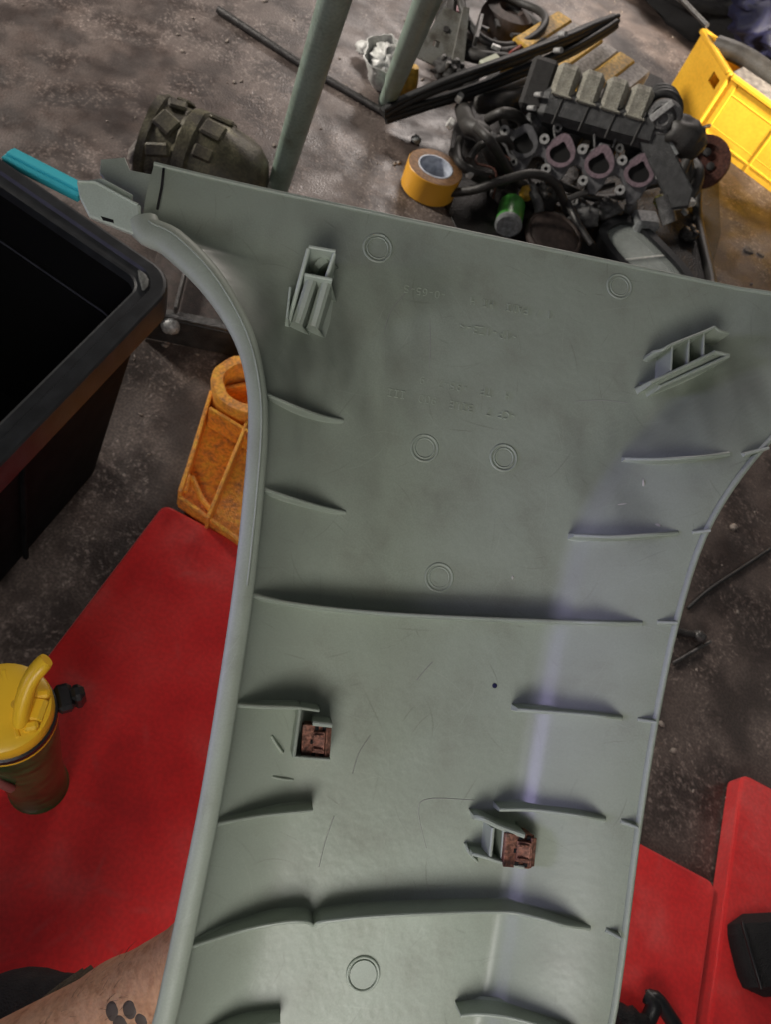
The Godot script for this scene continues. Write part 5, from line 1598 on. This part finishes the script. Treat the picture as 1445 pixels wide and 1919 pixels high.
# ------------------------------------------------------------------ the photographer's arm
func cap_dist(p: Vector3, b: Array) -> float:
	var a: Vector3 = b[0]
	var ab: Vector3 = b[1] - a
	var k := clampf((p - a).dot(ab) / ab.length_squared(), 0, 1)
	return (p - a - ab * k).length() - lerpf(b[2], b[3], k)

func nets(s: SurfaceTool, bones: Array, cell: float, blend: float) -> void:
	var lo := Vector3.ONE * 1e9
	var hi := -lo
	for b in bones:
		for i in 2:
			var r: Vector3 = Vector3.ONE * (float(b[2 + i]) + cell * 2.5)
			lo = lo.min(b[i] - r)
			hi = hi.max(b[i] + r)
	var n := Vector3i(((hi - lo) / cell).ceil()) + Vector3i.ONE
	var f := PackedFloat32Array()
	f.resize(n.x * n.y * n.z)
	f.fill(1.0)
	for b in bones:
		var rr: float = maxf(b[2], b[3]) + blend * 1.5 + cell * 2.0
		var bl: Vector3 = (Vector3(b[0]).min(b[1]) - Vector3.ONE * rr - lo) / cell
		var bh: Vector3 = (Vector3(b[0]).max(b[1]) + Vector3.ONE * rr - lo) / cell
		for z in range(maxi(int(bl.z), 0), mini(int(bh.z) + 1, n.z)):
			for y in range(maxi(int(bl.y), 0), mini(int(bh.y) + 1, n.y)):
				for x in range(maxi(int(bl.x), 0), mini(int(bh.x) + 1, n.x)):
					var i := x + n.x * (y + n.y * z)
					var d := cap_dist(lo + Vector3(x, y, z) * cell, b)
					var c := f[i]
					var hh := maxf(blend - absf(c - d), 0.0) / blend
					f[i] = minf(c, d) - hh * hh * blend * 0.25
	var idx := {}
	var pts := []
	for z in n.z - 1:
		for y in n.y - 1:
			for x in n.x - 1:
				var sum := Vector3()
				var cnt := 0
				var v := []
				for c in 8:
					v.append(f[x + (c & 1) + n.x * (y + ((c >> 1) & 1) + n.y * (z + (c >> 2)))])
				var neg := 0
				for c in 8:
					if v[c] < 0.0: neg += 1
				if neg == 0 or neg == 8: continue
				for c in 8:
					for ax in 3:
						if c & (1 << ax): continue
						var e := c | (1 << ax)
						if (v[c] < 0.0) != (v[e] < 0.0):
							var k: float = v[c] / (v[c] - v[e])
							var p := Vector3(c & 1, (c >> 1) & 1, c >> 2)
							p[ax] += k
							sum += p
							cnt += 1
				idx[Vector3i(x, y, z)] = pts.size()
				pts.append(lo + (Vector3(x, y, z) + sum / cnt) * cell)
	s.set_smooth_group(0)
	var d3 := [Vector3i(1, 0, 0), Vector3i(0, 1, 0), Vector3i(0, 0, 1)]
	for key in idx:
		for ax in 3:
			var u: Vector3i = d3[(ax + 1) % 3]
			var w: Vector3i = d3[(ax + 2) % 3]
			if not (idx.has(key - u) and idx.has(key - w) and idx.has(key - u - w)): continue
			var a: float = f[key.x + n.x * (key.y + n.y * key.z)]
			var q: Vector3i = key + d3[ax]
			var b2: float = f[q.x + n.x * (q.y + n.y * q.z)]
			if (a < 0.0) == (b2 < 0.0): continue
			var p0: Vector3 = pts[idx[key]]
			var p1: Vector3 = pts[idx[key - u]]
			var p2: Vector3 = pts[idx[key - u - w]]
			var p3: Vector3 = pts[idx[key - w]]
			if a < 0.0: quad(s, p0, p3, p2, p1)
			else: quad(s, p0, p1, p2, p3)

func build_person() -> void:
	var t := thing("person", Vector3(-0.1022, 0.0000, 0.1682), "bare left forearm with a dotted paw tattoo, holding the trim panel from behind", "person")
	var bones := []
	var a0 := Vector3(-0.0794, 0.2001, 0.1308)
	var a1 := Vector3(0.0017, 0.3178, 0.0140)
	var a2 := Vector3(0.0312, 0.3841, -0.0288)
	bones.append([a0, a1, 0.045, 0.029])
	bones.append([a1, a2, 0.029, 0.026])
	var palm0 := Vector3(0.0395, 0.4332, -0.0393)
	var palm1 := Vector3(0.0586, 0.4429, -0.0542)
	bones.append([a2, palm0, 0.026, 0.022])
	bones.append([palm0, Vector3(0.0533, 0.4502, -0.0649), 0.020, 0.013])
	bones.append([palm0, palm1, 0.022, 0.014])
	bones.append([palm0, Vector3(0.0658, 0.4391, -0.0415), 0.020, 0.013])
	for fg in [[Vector3(0.0533, 0.4502, -0.0649), Vector3(0.0600, 0.4620, -0.0780), Vector3(0.0660, 0.4703, -0.0876), Vector3(0.0706, 0.4746, -0.0943)], [Vector3(0.0578, 0.4470, -0.0584), Vector3(0.0718, 0.4585, -0.0716), Vector3(0.0807, 0.4660, -0.0800), Vector3(0.0871, 0.4698, -0.0859)], [Vector3(0.0628, 0.4431, -0.0501), Vector3(0.0775, 0.4532, -0.0605), Vector3(0.0870, 0.4599, -0.0671), Vector3(0.0936, 0.4631, -0.0715)], [Vector3(0.0660, 0.4389, -0.0411), Vector3(0.0773, 0.4473, -0.0470), Vector3(0.0850, 0.4531, -0.0513), Vector3(0.0905, 0.4556, -0.0541)], [Vector3(0.0294, 0.4354, -0.0427), Vector3(0.0282, 0.4480, -0.0562), Vector3(0.0282, 0.4605, -0.0673), Vector3(0.0287, 0.4666, -0.0751)]]:
		for k in 3:
			bones.append([fg[k], fg[k + 1], 0.0098 - k * 0.0008, 0.0090 - k * 0.0008])
	bones.append([palm0, Vector3(0.0294, 0.4354, -0.0427), 0.018, 0.012])
	var s := begin()
	nets(s, bones, 0.0048, 0.010)
	var body := obj("forearm_and_hand", s, M.skin, t)
	for e in [[[Vector3(-0.0048, 0.3570, 0.0147), Vector3(-0.5730, 0.6347, 0.5185)], 0.0050], [[Vector3(0.0036, 0.3677, 0.0103), Vector3(-0.4491, 0.6445, 0.6188)], 0.0048], [[Vector3(-0.0107, 0.3458, 0.0220), Vector3(-0.5893, 0.6321, 0.5032)], 0.0052], [[Vector3(0.0121, 0.3701, 0.0120), Vector3(-0.1932, 0.6214, 0.7593)], 0.0040], [[Vector3(-0.0185, 0.3376, 0.0213), Vector3(-0.7467, 0.5834, 0.3195)], 0.0022], [[Vector3(0.0032, 0.3589, 0.0186), Vector3(-0.3157, 0.6387, 0.7017)], 0.0052]]:
		s = begin()
		var nrm: Vector3 = e[0][1]
		var x := nrm.cross(Vector3.UP).normalized()
		blob(s, Transform3D(Basis(x, nrm.cross(x), nrm), e[0][0] - nrm * 0.0006), Vector3(e[1], e[1] * 1.12, 0.0011), 0.05, 3, 1.0, 28)
		obj("tattoo_dot", s, M.tattoo, body)
	s = begin()
	var rng := RandomNumberGenerator.new()
	rng.seed = 23
	for i in 130:
		var f := rng.randf_range(0.55, 1.35)
		var c := a0.lerp(a1, f) if f < 1.0 else a1.lerp(a2, f - 1.0)
		var rr := lerpf(0.045, 0.029, f) if f < 1.0 else lerpf(0.029, 0.026, f - 1.0)
		var ax := (a1 - a0).normalized()
		var o1 := ax.cross(Vector3(rng.randf() - 0.5, rng.randf() - 0.5, rng.randf() - 0.5)).normalized()
		if o1.y < -0.3: o1 = -o1
		var d := (ax * 0.9 + o1 * 0.25 + o1.cross(ax) * rng.randf_range(-0.5, 0.5)).normalized()
		var p := c + o1 * (rr - 0.0006)
		tube(s, [p, p + d * 0.006 + o1 * 0.001, p + d * 0.012 + o1 * 0.0006], [0.00010, 0.00009, 0.00004], 3, 1.0, Vector3.ZERO, false)
	obj("arm_hair", s, M.hair, body).set_meta("kind", "stuff")
	s = begin()
	nets(s, [[Vector3(-0.1298, 0.0871, 0.1181), Vector3(-0.0607, 0.1496, 0.0546), 0.052, 0.036], [Vector3(-0.0607, 0.1496, 0.0546), Vector3(-0.0385, 0.1783, 0.0308), 0.036, 0.023], [Vector3(-0.1298, 0.0871, 0.1181), Vector3(-0.1734, -0.0887, 0.2659), 0.052, 0.07]], 0.008, 0.02)
	obj("trousers", s, M.trouser, t).set_meta("label", "dark grey trouser knee below the forearm")
	for e in [[[Vector3(-0.0273, 0.2830, 0.0028), Vector3(-0.0352, 0.2851, 0.0173), Vector3(-0.0415, 0.2826, 0.0331), Vector3(-0.0470, 0.2735, 0.0515)], 0.0055], [[Vector3(-0.0322, 0.2685, 0.0061), Vector3(-0.0410, 0.2678, 0.0211), Vector3(-0.0489, 0.2646, 0.0380), Vector3(-0.0544, 0.2572, 0.0540)], 0.0050], [[Vector3(-0.0306, 0.2915, 0.0133), Vector3(-0.0353, 0.2913, 0.0241), Vector3(-0.0398, 0.2869, 0.0374), Vector3(-0.0422, 0.2802, 0.0507)], 0.0040]]:
		s = begin()
		tube(s, smooth_path(e[0], 16), e[1], 10)
		obj("sleeve_fold", s, M.cuff, t)

# ------------------------------------------------------------------ small things at the right and loose bits
func build_small() -> void:
	var pc := Vector3(0.6054, 0.0600, -0.3053)
	var t := thing("black_pouch", Vector3(pc.x, 0.032, pc.z), "soft black pouch with a seam on the far right red mat", "pouch")
	var s := begin()
	var c0 := Vector3(0.5640, 0.0500, -0.3238)
	var c1 := Vector3(0.6010, 0.0500, -0.2500)
	var ax := (c1 - c0).normalized()
	var sd := Vector3.UP.cross(ax).normalized()
	if sd.x < 0: sd = -sd
	var rows := []
	for j in 9:
		var f := j / 8.0
		var row := []
		var e := pow(1.0 - pow(absf(f * 2 - 1), 4.0), 0.4)
		for i in 28:
			var a := TAU * i / 28.0
			var u := signf(cos(a)) * pow(absf(cos(a)), 0.55)
			var v := signf(sin(a)) * pow(absf(sin(a)), 0.7)
			row.append(c0 + ax * ((c1 - c0).length() * f) + sd * (0.062 + 0.062 * u * lerpf(0.55, 1.0, e)) + Vector3(0, -0.018 + 0.026 * v * (0.3 + 0.7 * e), 0))
		rows.append(row)
	loft(s, rows, true, true)
	obj("pouch_body", s, M.cloth, t)
	s = begin()
	tube(s, smooth_path([Vector3(0.5755, 0.0540, -0.3193), Vector3(0.5833, 0.0585, -0.2971), Vector3(0.5954, 0.0585, -0.2757), Vector3(0.6062, 0.0550, -0.2630)], 10), 0.0020, 6)
	obj("seam", s, M.black, t)
	t = thing("strap_buckle", Vector3(0.5028, 0.0200, -0.1924), "black plastic strap buckle on the middle red mat at the panel edge", "buckle")
	s = begin()
	tube(s, smooth_path([Vector3(0.4895, 0.0350, -0.2048), Vector3(0.4958, 0.0400, -0.2002), Vector3(0.4965, 0.0350, -0.1875), Vector3(0.4919, 0.0300, -0.1701)], 10), 0.0085, 10)
	tube(s, smooth_path([Vector3(0.4905, 0.0350, -0.2031), Vector3(0.4985, 0.0400, -0.2056), Vector3(0.5160, 0.0350, -0.1984), Vector3(0.5359, 0.0300, -0.1887)], 10), 0.0080, 10)
	obj("buckle_frame", s, M.black, t)
	s = begin()
	blob(s, Transform3D(Basis(), Vector3(0.4755, 0.0350, -0.1734)), Vector3(0.022, 0.014, 0.016), 0.6, 91)
	obj("strap", s, M.cloth, t)
	t = thing("loose_bolt", Vector3(0.4896, 0.0000, -0.6915), "small steel bolt with a washer on the floor right of the panel", "bolt")
	s = begin()
	blob(s, Transform3D(Basis(), Vector3(0.4884, 0.0080, -0.6871)), Vector3(0.010, 0.008, 0.008), 0.3, 92)
	obj("bolt_head", s, M.steel, t)
	s = begin()
	tube(s, [Vector3(0.4483, 0.0060, -0.6745), Vector3(0.4823, 0.0070, -0.6860)], 0.0055, 8)
	obj("bolt_shank", s, M.dark_steel, t)
	s = begin()
	tube(s, [Vector3(0.4592, 0.0040, -0.6252), Vector3(0.5082, 0.0040, -0.6908)], 0.0026, 8)
	tag(obj("steel_pin", s, M.steel), "thin steel pin on the floor beside the loose bolt", "pin")
	hose("thin_cable", [Vector3(0.4652, 0.0030, -0.7267), Vector3(0.4926, 0.0030, -0.7786), Vector3(0.5382, 0.0030, -0.8489), Vector3(0.5871, 0.0030, -0.9232), Vector3(0.6312, 0.0030, -0.9816)], 0.0028, M.rubber)
	tag(get_node("thin_cable"), "thin black cable across the bare floor right of the panel", "cable")
	s = begin()
	prism(s, circle(Vector2.ZERO, 0.011, 14, 0.25, 3, 0.4), 0.004, Transform3D(Basis(Vector3(1, 0, 0), Vector3(0, 0, -1), Vector3(0, 1, 0)), Vector3(0.4380, 0.0000, -1.7060)))
	prism(s, circle(Vector2(0.03, 0.01), 0.007, 10, 0.35, 2, 0.1), 0.003, Transform3D(Basis(Vector3(1, 0, 0), Vector3(0, 0, -1), Vector3(0, 1, 0)), Vector3(0.4380, 0.0000, -1.7060)))
	tag(obj("cork_chips", s, M.slab), "pale flat chips on the floor right of the black cable", "chips")
	s = begin()
	blob(s, Transform3D(Basis(), Vector3(-0.2989, 0.0060, -1.4728)), Vector3(0.011, 0.007, 0.010), 0.5, 94)
	tag(obj("white_crumb", s, M.pale), "white crumb on the floor above the tape roll", "crumb")
	# scattered grit
	var rng := RandomNumberGenerator.new()
	rng.seed = 5
	s = begin()
	for i in 420:
		var x := rng.randf_range(-1.3, 1.1)
		var z := rng.randf_range(-2.6, -0.3)
		if z > -0.52 and x < 0.25: continue
		var r := rng.randf_range(0.0012, 0.0042) * (1.6 if rng.randf() < 0.08 else 1.0)
		blob(s, Transform3D(Basis(Vector3.UP, rng.randf() * 6.0), Vector3(x, r * 0.4, z)), Vector3(r * 1.5, r * 0.6, r), 0.8, i, 2.0, 6)
	var g := obj("grit", s, M.grit)
	g.set_meta("kind", "stuff")
	tag(g, "pale grit and chips scattered over the dark concrete floor", "grit")
